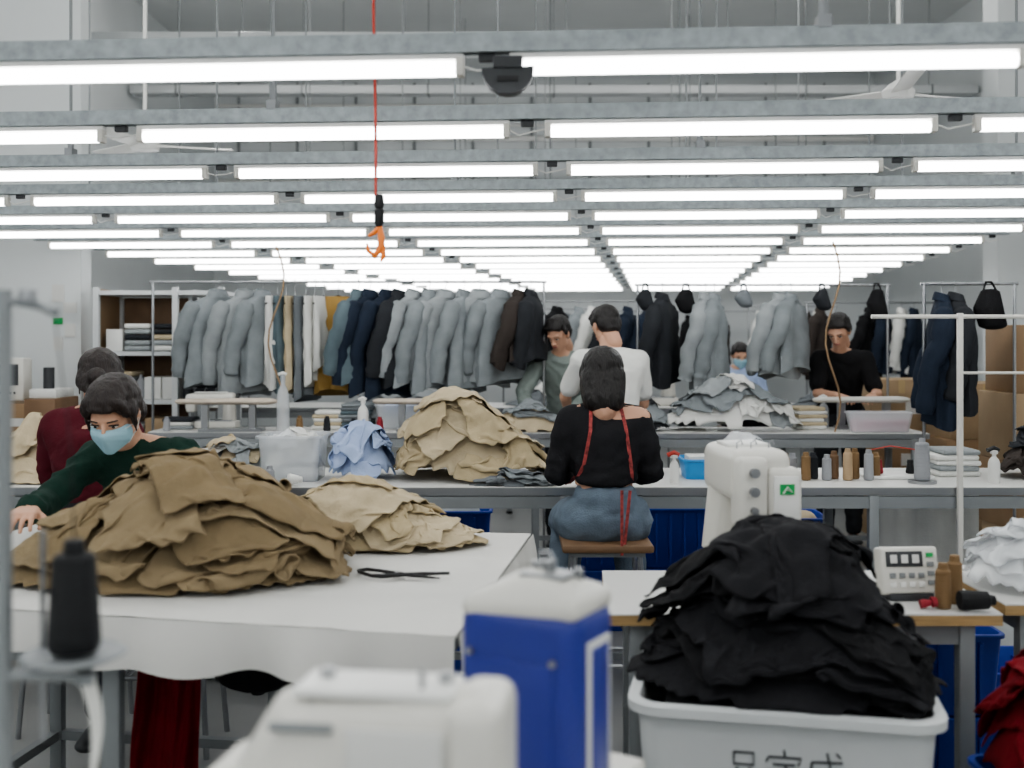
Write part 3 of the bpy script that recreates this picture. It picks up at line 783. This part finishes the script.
mb.cyl((-.557, 1.4, 1.07), (-.557, 1.4, 1.23), .004, M_steel)
cone(mb, -.557, 1.4, 1.10, M_bthr, .033, .13, tp=.8)
mb.cyl((-.605, 1.42, .98), (-.605, 1.42, 1.25), .0035, M_steel)
mb.tube([(-.557, 1.4, 1.215), (-.56, 1.4, 1.35), (-.58, 1.395, 1.53)], .0008, M_bthr, 4)
mb.obj('thread_cone_stand')
mb = MB()
mb.grid(lambda u, v: Vector((-.53+.012*math.sin(v*5)+(u-.5)*.02*math.cos(v*3), 1.37+.008*math.sin(v*9), 1.078-v*.276)), 4, 24, M_wht)
mb.box((-.53, 1.37, 1.075), (.02, .02, .012), M_leg)
o = mb.obj('cotton_tape', ang=180, fix=False)
md = o.modifiers.new('t', 'SOLIDIFY'); md.thickness = .002

# ------------------------------------------------------------------ small table-top things
mb = MB()
Ms = Mk(-.30, 2.88, ZT+.008, math.radians(-14))
mb.tube([(-.12, .028, 0), (-.10, .045, 0), (-.06, .035, 0), (-.0, .012, 0), (.05, -.002, 0), (.12, -.012, 0)], [.004, .005, .005, .006, .005, .002], M_black, 8, M=Ms)
mb.tube([(-.12, .028, 0), (-.11, .008, 0), (-.06, -.028, 0), (-.03, -.034, .002), (.0, -.02, .003), (.06, .013, .003), (.13, .042, .002)], [.004, .005, .005, .006, .006, .005, .004], M_black, 8, M=Ms)
mb.tube([(-.055, -.030, 0), (-.03, -.036, 0), (-.015, -.02, 0), (-.03, -.01, 0), (-.055, -.02, 0), (-.055, -.03, 0)], .004, M_black, 8, M=Ms)
mb.cyl((.0, -.002, -.005), (.0, -.002, .009), .006, M_steel, M=Ms)
mb.obj('thread_snips')
mb = MB()
Mc = Mk(1.06, 2.94, .80, math.radians(4)) @ Matrix.Rotation(math.radians(-12), 4, 'X')
mb.box((0, 0, .075), (.16, .05, .125), M_cream, M=Mc, bev=.01, seg=3)
mb.box((-.015, -.027, .105), (.1, .004, .04), M_dgrey, M=Mc, bev=.001)
for i in range(4):
    for j in range(2): mb.box((-.05+i*.026, -.028, .062-j*.024), (.016, .004, .014), M_white if j else M_leg, M=Mc, bev=.001)
for k in range(4): mb.box((.055, -.028, .115-.024*k), (.018, .004, .012), M_green if k == 0 else M_leg, M=Mc)
for k in range(3): mb.box((-.045+k*.03, -.030, .105), (.018, .002, .022), M_lam, M=Mc)
mb.box((0, .02, .01), (.12, .09, .02), M_dgrey, M=Mk(1.06, 2.94, .80, .07), bev=.004)
mb.obj('sewing_control_panel')
mb = MB(); cone(mb, 1.112, 2.84, .80, M_brass, .021, .105, tp=.9); mb.obj('brown_thread_cone')
mb = MB(); cone(mb, 1.162, 2.89, .80, M_brass, .021, .115, tp=.9); mb.obj('brown_thread_cone')
mb = MB(); cone(mb, 0, 0, 0, M_bthr, .026, .08, M=Matrix.Translation((1.14, 2.81, .828)) @ Matrix.Rotation(math.radians(90), 4, 'Y'), tp=.85); mb.obj('black_thread_spool')
mb = MB(); cone(mb, 0, 0, 0, M_rthr, .012, .03, M=Matrix.Translation((1.05, 2.83, .813)) @ Matrix.Rotation(math.radians(80), 4, 'Y')); mb.obj('pink_thread_spool')
o = pile('polythene_bag', 1.43, 3.1, .8, .15, .16, .34, [M_bag], ns=6, size=.32, seed=90, n=30, bounds=(1.31, 1.62, 2.93, 3.3), core=.5, pw=.7)
table('side_table', [(1.3, 2.9), (2.0, 2.9), (2.0, 3.4), (1.3, 3.4)], .796, M_lam, M_wood)
mb = MB(); open_box(mb, (-.97, 4.9, ZT), .27, .26, .2, M_clear, rim=.012, taper=.9); mb.obj('clear_storage_box')
pile('plastic_bag_stack', -.97, 4.9, ZT+.02, .12, .10, .30, [M_bag, M_wht], ns=6, size=.28, seed=92, n=26, bounds=(-1.09, -.85, 4.79, 5.02), pw=.5)
mb = MB(); open_box(mb, (.86, 4.95, ZT), .2, .2, .09, M_lblue, rim=.01); mb.box((.86, 4.95, ZT+.07), (.15, .13, .06), M_lam, bev=.004); mb.obj('blue_tray')
rr = random.Random(4)
tm = [M_brass, M_gthr, M_brass, M_char, M_gthr, M_woodd, M_card2]
for i in range(10):
    mb = MB(); cone(mb, 1.2+i*.046, 4.84+.05*(i % 2), ZT, tm[i % 7], .022, .10+.03*rr.random(), tp=.9); mb.obj('thread_cone')
mb = MB()
mb.cyl((1.77, 4.75, ZT), (1.77, 4.75, ZT+.012), .06, M_steel, n=22); cone(mb, 1.77, 4.75, ZT+.012, M_gthr, .034, .17, tp=.85); mb.obj('grey_thread_cone')
mb = MB()
mb.box((1.72, 4.95, ZT+.008), (.3, .18, .016), M_white, bev=.005)
for x in (1.65, 1.79): cone(mb, x, 4.95, ZT+.016, M_rthr if x < 1.7 else M_bthr, .02, .05)
mb.tube([(1.6, 4.95, ZT+.01), (1.6, 4.95, ZT+.12), (1.7, 4.95, ZT+.14), (1.84, 4.95, ZT+.12), (1.84, 4.95, ZT+.01)], .003, M_redc)
mb.obj('bobbin_winder')
def fold_stack(x, y, z, w_, d_, n_, ms, sd=0):
    rr = random.Random(sd); mb = MB()
    for i in range(n_):
        mb.box((x+rr.uniform(-.012, .012), y, z+.013+i*.024), (w_*rr.uniform(.85, 1), d_, .024), ms[i % len(ms)], bev=.011, rz=rr.uniform(-.12, .12), seg=3)
    mb.obj('folded_fabric_stack')
fold_stack(2.02, 5.05, ZT, .2, .2, 5, [M_wht, M_gry, M_lam], 1)
fold_stack(.60, 5.1, ZT, .16, .18, 4, [M_gry2, M_char], 2)
pile('plastic_bag_stack', 1.08, 5.1, ZT, .13, .12, .24, [M_bag, M_wht], ns=5, size=.26, seed=94, n=26, bounds=(.97, 1.19, 4.98, 5.24), pw=.6)
fold_stack(-1.72, 5.05, ZT, .26, .24, 6, [M_gry3, M_ton, M_gry], 4)
mb = MB(); mb.box((1.04, 4.72, ZT+.004), (.16, .11, .004), M_lam, rz=.2); mb.box((1.06, 4.73, ZT+.008), (.15, .1, .003), M_card2, rz=-.1); mb.obj('paper_sheets')
for x, y_, m in ((-1.28, 4.70, M_bthr), (-1.2, 4.69, M_rthr), (-1.03, 4.68, M_gthr), (-1.36, 4.69, M_gthr), (-1.12, 4.70, M_green), (-1.44, 4.70, M_brass)):
    mb = MB(); cone(mb, x, y_, ZT, m, .024, .07, tp=.8); mb.obj('thread_cone')
mb = MB(); cone(mb, 0, 0, 0, M_wht, .026, .05, M=Matrix.Translation((-.95, 4.66, ZT+.027)) @ Matrix.Rotation(1.57, 4, 'Y')); mb.obj('white_thread_spool')
def bottle(x, y, z, m, h=.22, r=.035, cap=M_white):
    mb = MB()
    mb.lathe((x, y, z), [(r*.9, 0), (r, .01), (r, h*.6), (r*.8, h*.72), (r*.35, h*.82), (r*.35, h*.9), (.016, h*.9), (.016, h), (.006, h+.002)], m, 20)
    mb.tube([(x-.03, y, z+h), (x, y, z+h+.012), (x+.02, y, z+h)], .01, cap); mb.obj('spray_bottle')
bottle(-1.46, 7.02, .9, M_clear, .36, .04); bottle(2.06, 7.28, .9, M_clear, .2); bottle(-.95, 7.02, .9, M_white, .2); bottle(-.3, 7.2, .9, M_dgrey, .17, .03); bottle(.70, 4.75, ZT, M_white, .12, .02, M_redc); bottle(2.08, 4.75, ZT, M_lam, .14, .025, M_black)
mb = MB(); open_box(mb, (2.32, 6.96, .9), .4, .14, .13, M_clear, rim=.01); mb.box((2.32, 6.96, .94), (.34, .10, .07), M_pink, bev=.01); mb.obj('pink_storage_box')
for x, y, a in ((2.3, 7.2, 3), (-.55, 7.0, -4), (-1.80, 7.0, 2)):
    mb = MB(); M3 = Mk(x, y, .9, math.radians(a))
    mb.hull([((-.30, 0, .19), (.04, .04, .018)), ((.22, 0, .19), (.09, .09, .022))], M_cream if x > 2 else M_board, M=M3)
    for xx in (-.15, .15): mb.box((xx, 0, .085), (.04, .05, .17), M_steel, M=M3)
    mb.box((.02, 0, .01), (.4, .12, .02), M_steel, M=M3); mb.obj('sleeve_pressing_board')
for i, x in enumerate((-2.18, -1.2, -1.02, .48, 1.94)):
    fold_stack(x, 7.22, .9, .2, .2, 3+(i*2) % 5, [[M_gry, M_wht, M_char], [M_wht, M_khl], [M_gry2, M_ton, M_gry3]][i % 3], 20+i)
mb = MB(); open_box(mb, (-.74, 7.24, .9), .3, .18, .16, M_clear, rim=.01); mb.hull([((-.8, 7.24, 1.02), (.05, .06, .05)), ((-.68, 7.24, 1.05), (.05, .05, .05))], M_ltb); mb.obj('clear_storage_box')
rr = random.Random(77)
for i in range(9):
    x = -2.2+i*.17
    if abs(x+1.8) < .35: continue
    mb = MB(); cone(mb, x, 6.99+.03*rr.random(), .9, rr.choice([M_brass, M_bthr, M_gthr, M_rthr, M_char]), .024, .07+.06*rr.random(), tp=.8); mb.obj('thread_cone')
for (x, y) in ((2.02, 6.93), (-1.56, 7.28)):
    mb = MB()
    mb.tube([(x+.05*math.sin(t*.7), y+.015*math.sin(t*.6), 2.1-.0923*t) for t in range(0, 14)], .006, M_hose, 8)
    mb.obj('steam_hose')
machine('sewing_machine', (-1.98, 7.25, .9), math.radians(0), M_cream, M_white, .7)
machine('sewing_machine', (1.2, 9.65, .9), 0, M_cream, M_white)

# ------------------------------------------------------------------ people
def head(e, pos, f, skin, hair, style, mask=False):
    f = Vector(f).normalized(); r = f.cross(Vector((0, 0, 1))).normalized(); u = r.cross(f)
    M = Matrix.Translation(pos) @ Matrix((r, f, u)).transposed().to_4x4()
    P = [[((0, -.015, .03), (.074, .09, .083))],
         [((0, .025, .01), (.064, .06, .06)), ((0, .058, -.085), (.024, .02, .02)), ((.045, .01, -.06), (.014, .02, .02)), ((-.045, .01, -.06), (.014, .02, .02))],
         [((0, .084, .012), (.006, .006, .006)), ((0, .104, -.022), (.0095, .009, .008))],
         [((-.013, .09, -.027), .007), ((.013, .09, -.027), .007)],
         [((-.036, .074, .024), .009), ((.036, .074, .024), .009)],
         [((-.014, .081, -.05), (.01, .008, .006)), ((.014, .081, -.05), (.01, .008, .006))],
         [((-.078, -.004, .0), (.007, .016, .026)), ((-.072, .006, -.02), (.006, .008, .01))],
         [((.078, -.004, .0), (.007, .016, .026)), ((.072, .006, -.02), (.006, .008, .01))],
         [((0, -.03, -.05), .05), ((0, -.04, -.13), .052)]]
    h = fused('head', P, .0045, skin, e, smooth=3, matrix=M)
    mb = MB()
    for s in (-1, 1):
        mb.hull([((s*.03, .0735, .006), (.0130, .009, .0050))], M_eye, M=M, small=True)
        mb.hull([((s*.03, .0805, .005), (.006, .003, .0048))], M_iris, M=M, small=True)
        mb.hull([((s*.018, .080, .011), (.004, .004, .002)), ((s*.043, .074, .009), (.004, .004, .002))], hair, M=M, small=True)
        mb.hull([((s*.018, .086, .026), (.004, .003, .0022)), ((s*.044, .077, .028), (.005, .003, .0022))], hair, M=M, small=True)
    mb.hull([((-.018, .088, -.048), (.006, .003, .003)), ((.018, .088, -.048), (.006, .003, .003)), ((0, .091, -.052), (.014, .003, .005))], M_lip, M=M, small=True)
    if mask:
        mb.hull([((-.05, .045, -.04), (.016, .03, .035)), ((.05, .045, -.04), (.016, .03, .035)), ((0, .1, -.02), (.014, .012, .014)), ((0, .085, -.075), (.025, .018, .022))], M_mask, M=M)
        for s in (-1, 1):
            for z0 in (-.015, -.07): mb.tube([(s*.055, .06, z0), (s*.078, .02, -.01+z0*.4), (s*.084, -.012, .005)], .0018, M_wht, 5, M=M)
    mb.obj('face_details', parent=e, loc=(0, 0, 0), ang=80)
    H = [[((0, -.028, .045), (.083, .09, .082))], [((0, -.045, .0), (.084, .062, .07))],
         [((-.05, .048, .075), (.02, .022, .018)), ((.05, .048, .075), (.02, .022, .018)), ((0, .06, .085), (.02, .018, .018)), ((0, 0, .1), (.06, .06, .03))],
         [((-.079, .012, .03), (.008, .022, .03))], [((.079, .012, .03), (.008, .022, .03))]]
    if style == 'short': H.append([((0, -.06, -.04), (.06, .04, .035))])
    if style == 'long':
        H.append([((0, -.05, 0), (.088, .06, .06)), ((0, -.062, -.09), (.08, .045, .04)), ((0, -.062, -.125), (.066, .03, .02))])
        H.append([((-.07, -.02, -.02), (.018, .04, .04)), ((-.06, -.04, -.1), (.018, .03, .03))]); H.append([((.07, -.02, -.02), (.018, .04, .04)), ((.06, -.04, -.1), (.018, .03, .03))])
    if style == 'tied':
        H.append([((0, -.05, -.02), (.086, .06, .055)), ((0, -.09, -.06), (.05, .03, .035))])
        H.append([((0, -.125, -.03), (.036, .03, .036))])
        H.append([((-.045, .06, .078), (.028, .016, .02)), ((-.068, .048, .04), (.012, .016, .02))]); H.append([((.045, .06, .078), (.028, .016, .02)), ((.068, .048, .04), (.012, .016, .02))])
        H.append([((-.02, .076, .066), (.024, .011, .012)), ((.02, .076, .068), (.024, .011, .012))])
        for s in (-1, 1): H.append([((s*.077, .028, .04), (.010, .018, .025)), ((s*.078, .032, -.03), (.005, .006, .02))])
    fused('hair', H, .006, hair, e, smooth=4, matrix=M, disp=.003, dscale=45, zs=.25)
    return M
def hand(e, wrist, d, side, skin, curl=.35, pn=(0, 0, -1)):
    d = Vector(d).normalized(); pn = Vector(pn); z = -(pn-d*pn.dot(d)).normalized(); x = d.cross(z)
    M = Matrix.Translation(wrist) @ Matrix((x, d, z)).transposed().to_4x4()
    P = [[((0, -.03, 0), (.024, .015, .018)), ((-.02, .02, 0), .015), ((.02, .02, 0), .015)],
         [((-.024, .015, 0), .013), ((.024, .015, 0), .013), ((-.031, .08, 0), .0115), ((.031, .08, 0), .0115)]]
    t = -side
    for i, L in enumerate((.068, .076, .071, .056)):
        p = Vector((t*(.031-.0205*i), .082, 0)); a = curl*.6; r = .0092
        for seg, fr in enumerate((.45, .32, .25)):
            q = p+Vector((t*(.10-.07*i)*L*fr, math.cos(a)*L*fr, -math.sin(a)*L*fr))
            P.append([(p, r), (q, r*.88)]); p = q; r *= .88; a += curl
    a1 = Vector((t*.024, .018, -.006)); a2 = Vector((t*.052, .045, -.016)); a3 = Vector((t*.058, .075, -.026)); a4 = Vector((t*.052, .094, -.034))
    P += [[(a1, .014), (a2, .011)], [(a2, .011), (a3, .0095)], [(a3, .0095), (a4, .008)]]
    fused('hand_'+('right' if side > 0 else 'left'), P, .004, skin, e, smooth=2, matrix=M)
def person(name, loc, rz, J, top_m, leg_m, skin=M_skin, hair=M_hair, style='short', mask=False, sleeve='long', face=(0, 1, -.3), shoes=M_dgrey, w=1.0, hem=None, arm=1.0, fold=.009):
    e = empty(name, loc, rz); V = lambda k: Vector(J[k])
    pv, ch, nb, hd = V('pelvis'), V('chest'), V('neck'), V('head')
    wa = pv.lerp(ch, .5)
    fat = w
    body = [[(pv, (.15*fat, .1, .1)), (wa, (.12*fat, .088, .08))], [(wa, (.12*fat, .088, .08)), (ch, (.15*fat, .1, .12))],
            [(ch, (.14*fat, .095, .1)), (V('shR'), .05), (V('shL'), .05), (nb, .05)], [(nb, .05*min(1, fat)), (hd-Vector((0, .0, .04)), .046)]]
    for k in 'RL':
        body += [[(V('sh'+k), .05*arm), (V('el'+k), .038*arm)], [(V('el'+k), .038*arm), (V('wr'+k), .026)],
                 [(V('hip'+k), .085), (V('kn'+k), .058)], [(V('kn'+k), .056), (V('an'+k), .04)]]
    fused('body', body, .013, skin, e, smooth=5)
    if hem is None: lo = [(pv+Vector((0, 0, -.01)), (.162*fat, .118, .07)), (wa, (.142*fat, .108, .08))]
    else: lo = [(pv+Vector((0, 0, hem+.025)), (.142*fat, .106, .025)), (wa+Vector((0, 0, .05)), (.142*fat, .108, .05))]
    sh = [lo, [(wa if hem is None else wa+Vector((0, 0, .05)), (.142*fat, .108, .06)), (ch, (.165*fat, .115, .12))],
          [(ch, (.158*fat, .112, .1)), (V('shR'), .062*arm), (V('shL'), .062*arm), (nb-Vector((0, 0, .025)), .062)]]
    for k in 'RL':
        if sleeve == 'long':
            sh += [[(V('sh'+k), .064*arm), (V('el'+k), .052*arm)], [(V('el'+k), .052*arm), (V('el'+k).lerp(V('wr'+k), .9), .04)]]
        else:
            sh += [[(V('sh'+k), .068), (V('sh'+k).lerp(V('el'+k), .72), .062)]]
    top = fused('shirt', sh, .010, top_m, e, smooth=5, disp=fold, dscale=7)
    tr = [[(pv-Vector((0, 0, .02)), (.158*fat, .112, .09)), (V('hipR'), .1), (V('hipL'), .1)], [(pv, (.150*fat, .11, .06)), (pv+Vector((0, 0, .1)), (.135*fat, .1, .03))]]
    for k in 'RL':
        tr += [[(V('hip'+k), .1), (V('kn'+k), .075)], [(V('kn'+k), .075), (V('an'+k)+Vector((0, 0, .03)), .058)]]
    fused('trousers', tr, .013, leg_m, e, smooth=5, disp=.007, dscale=8)
    fm = MB()
    for k in 'RL':
        a = V('an'+k); fm.hull([(a+Vector((0, -.03, -.045)), (.035, .04, .035)), (a+Vector((0, .04, -.045)), (.04, .05, .03)), (a+Vector((0, .13, -.055)), (.038, .045, .022))], shoes)
    fm.obj('shoes', parent=e, loc=(0, 0, 0))
    head(e, hd, face, skin, hair, style, mask)
    for k, sd in (('R', 1), ('L', -1)):
        d = (V('wr'+k)-V('el'+k)).normalized(); d = (d+Vector((0, .2, -.15))).normalized()
        hand(e, V('wr'+k), d, sd, skin, J.get('curl', .35))
    return e, top
def sitJ(hz=.8, **k):
    J = dict(pelvis=(0, 0, hz), chest=(0, .04, hz+.31), neck=(0, .05, hz+.46), head=(0, .07, hz+.575),
             shR=(.165, .04, hz+.41), shL=(-.165, .04, hz+.41), elR=(.225, .06, hz+.16), elL=(-.225, .06, hz+.16), wrR=(.14, .3, hz+.13), wrL=(-.14, .3, hz+.13),
             hipR=(.085, .02, hz-.02), hipL=(-.085, .02, hz-.02), knR=(.13, .38, hz-.07), knL=(-.13, .38, hz-.07), anR=(.13, .30, hz-.5), anL=(-.13, .30, hz-.5))
    J.update(k); return J
def stJ(H=1.7, **k):
    s = H/1.72
    J = dict(pelvis=(0, 0, .95*s), chest=(0, .02, 1.26*s), neck=(0, .03, 1.43*s), head=(0, .05, 1.60*s),
             shR=(.17, .02, 1.39*s), shL=(-.17, .02, 1.39*s), elR=(.23, .05, 1.12*s), elL=(-.23, .05, 1.12*s), wrR=(.17, .27, 1.02*s), wrL=(-.17, .27, 1.02*s),
             hipR=(.09, 0, .92*s), hipL=(-.09, 0, .92*s), knR=(.1, .02, .5*s), knL=(-.1, .02, .5*s), anR=(.1, 0, .09), anL=(-.1, 0, .09))
    J.update(k); return J
def stool(x, y, z, name='work_stool', wood=True):
    mb = MB()
    mb.box((x, y, z-.018), (.34, .30, .03), M_woodd if wood else M_black, bev=.01)
    mb.box((x, y, z-.042), (.28, .24, .02), M_leg)
    for sx in (-1, 1):
        for sy in (-1, 1):
            mb.tube([(x+sx*.12, y+sy*.1, z-.04), (x+sx*.165, y+sy*.14, 0)], .011, M_steel, 8)
    for zz, f in ((.28, .9), (z*.6, .8)):
        for sx in (-1, 1):
            mb.tube([(x+sx*.15*f, y-.13*f, zz), (x+sx*.15*f, y+.13*f, zz)], .008, M_steel, 6)
            mb.tube([(x-.15*f, y+sx*.13*f, zz), (x+.15*f, y+sx*.13*f, zz)], .008, M_steel, 6)
    return mb.obj(name)

stool(.355, 4.2, .735)
J = sitJ(.82, chest=(0, .03, 1.09), neck=(0, .05, 1.215), head=(-.005, .075, 1.335), shR=(.135, .03, 1.185), shL=(-.135, .03, 1.185),
         elR=(.185, .03, .975), elL=(-.185, .03, .975), wrR=(.12, .32, .945), wrL=(-.12, .32, .945), knR=(.13, .37, .75), knL=(-.13, .37, .75), anR=(.13, .3, .36), anL=(-.13, .3, .36))
e, top_o = person('seated_woman', (.355, 4.2, 0), 0, J, M_blk2, M_jean, style='long', face=(0, 1, -.3), w=.86, hem=.11, arm=.85)
M_strap = mat('red_strap_pattern', (150, 66, 64), .8, var=.6, vscale=60)
bv = BVHTree.FromPolygons([v.co[:] for v in top_o.data.vertices], [p.vertices[:] for p in top_o.data.polygons])
def strap(path, width=.0065, off=.003):
    mb = MB(); P = []
    for i in range(len(path)-1):
        for k in range(6): P.append(Vector(path[i]).lerp(Vector(path[i+1]), k/6))
    P.append(Vector(path[-1])); S = []
    for p in P:
        h = bv.ray_cast(Vector((p[0], -1, p[1])), Vector((0, 1, 0)))
        if h[0]: S.append((h[0]+Vector((0, -off, 0))))
        elif S: S.append(Vector((p[0], S[-1].y, p[1])))
    for k in range(2, len(S)-2): S[k].y = (S[k-1].y+S[k].y+S[k+1].y)/3-.001
    rg = []
    for i, p in enumerate(S):
        t = (S[min(i+1, len(S)-1)]-S[max(i-1, 0)]).normalized(); sd = t.cross(Vector((0, -1, 0))).normalized()
        rg.append([p+sd*width+Vector((0, .002, 0)), p+sd*width+Vector((0, -.002, 0)), p-sd*width+Vector((0, -.002, 0)), p-sd*width+Vector((0, .002, 0))])
    if len(rg) > 2: mb.loft(rg, M_strap)
    mb.obj('apron_strap', parent=e, loc=(0, 0, 0))
strap([(-.055, 1.235), (-.06, 1.15), (-.085, 1.02), (-.125, .93), (-.14, .90)])
strap([(.06, 1.235), (.075, 1.15), (.092, 1.02), (.10, .93)])
strap([(-.125, .945), (-.05, .925), (.05, .925), (.12, .94)])
mb = MB(); mb.box((0, 0, 0), (.011, .004, .24), M_strap); mb.box((.02, 0, .02), (.011, .004, .2), M_strap, rot=Matrix.Rotation(.1, 4, 'Y'))
mb.obj('strap_tie', parent=e, loc=(.05, -.145, .815))

stool(-1.25, 4.05, .70)
J = dict(pelvis=(0, 0, .79), chest=(.02, .22, 1.02), neck=(.03, .34, 1.14), head=(.04, .45, 1.25), shR=(.15, .30, 1.10), shL=(-.14, .29, 1.10),
         elR=(.24, .5, .97), elL=(-.21, .44, .97), wrR=(.19, .74, .985), wrL=(-.14, .62, 1.03), hipR=(.085, .02, .77), hipL=(-.085, .02, .77),
         knR=(.12, .38, .68), knL=(-.12, .38, .68), anR=(.12, .34, .24), anL=(-.12, .34, .24), curl=.3)
person('masked_woman', (-1.25, 4.02, 0), math.pi, J, M_tgrn, fab('dark_navy', (30, 34, 48)), hair=M_hairb, style='tied', mask=True, face=(.08, 1, -.6), w=.88, arm=.9)
stool(-1.68, 4.25, .70)
J = sitJ(.78, head=(0, .12, 1.325), neck=(0, .07, 1.2), chest=(0, .04, 1.06), shR=(.15, .05, 1.15), shL=(-.15, .05, 1.15), elR=(.2, .1, .95), elL=(-.2, .1, .95), knR=(.1, .3, .7), knL=(-.1, .3, .7), anR=(.1, .26, .26), anL=(-.1, .26, .26), wrR=(.1, .36, .95), wrL=(-.14, .36, .95))
person('woman_in_maroon', (-1.66, 4.25, 0), math.radians(-12), J, M_mar, M_char, hair=M_hairb, style='tied', face=(-.5, 1, -.5), w=.9)
J = stJ(1.72, chest=(.02, .08, 1.24), neck=(.01, .16, 1.41), head=(0, .25, 1.565), shR=(.175, .11, 1.36), shL=(-.16, .11, 1.36), elR=(.22, .18, 1.1), elL=(-.24, .27, 1.14), wrR=(.14, .4, 1.04), wrL=(-.2, .47, 1.04))
person('man_in_white_tshirt', (.58, 6.40, 0), math.radians(4), J, M_wht, M_char, sleeve='short', face=(-.5, 1, -.5), w=1.08, fold=.006)
J = stJ(1.68, chest=(.0, .12, 1.2), neck=(.02, .22, 1.37), head=(.02, .3, 1.52), shR=(.18, .2, 1.33), shL=(-.16, .2, 1.33), elR=(.26, .32, 1.12), elL=(-.2, .36, 1.1), wrR=(.2, .5, 1.0), wrL=(-.1, .5, 1.0))
person('woman_in_sage_sweater', (.40, 7.85, 0), math.radians(168), J, M_sage, M_char, style='short', face=(.4, 1, -.7))
J = stJ(1.74, chest=(.02, .14, 1.23), neck=(.04, .24, 1.39), head=(.07, .33, 1.54), shR=(.18, .2, 1.34), shL=(-.14, .2, 1.34), elR=(.2, .27, 1.1), elL=(-.2, .29, 1.1), wrR=(.1, .48, 1.1), wrL=(-.12, .5, 1.1))
person('man_in_black_tshirt', (2.38, 8.0, 0), math.pi-.1, J, M_blk, M_char, sleeve='short', face=(.5, 1, -.75), w=1.05, fold=.006)
J = sitJ(.75)
person('seated_worker', (2.14, 10.4, 0), math.pi, J, M_ltb, M_char, mask=True, style='short', face=(0, 1, -.4))
stool(2.14, 10.42, .66)
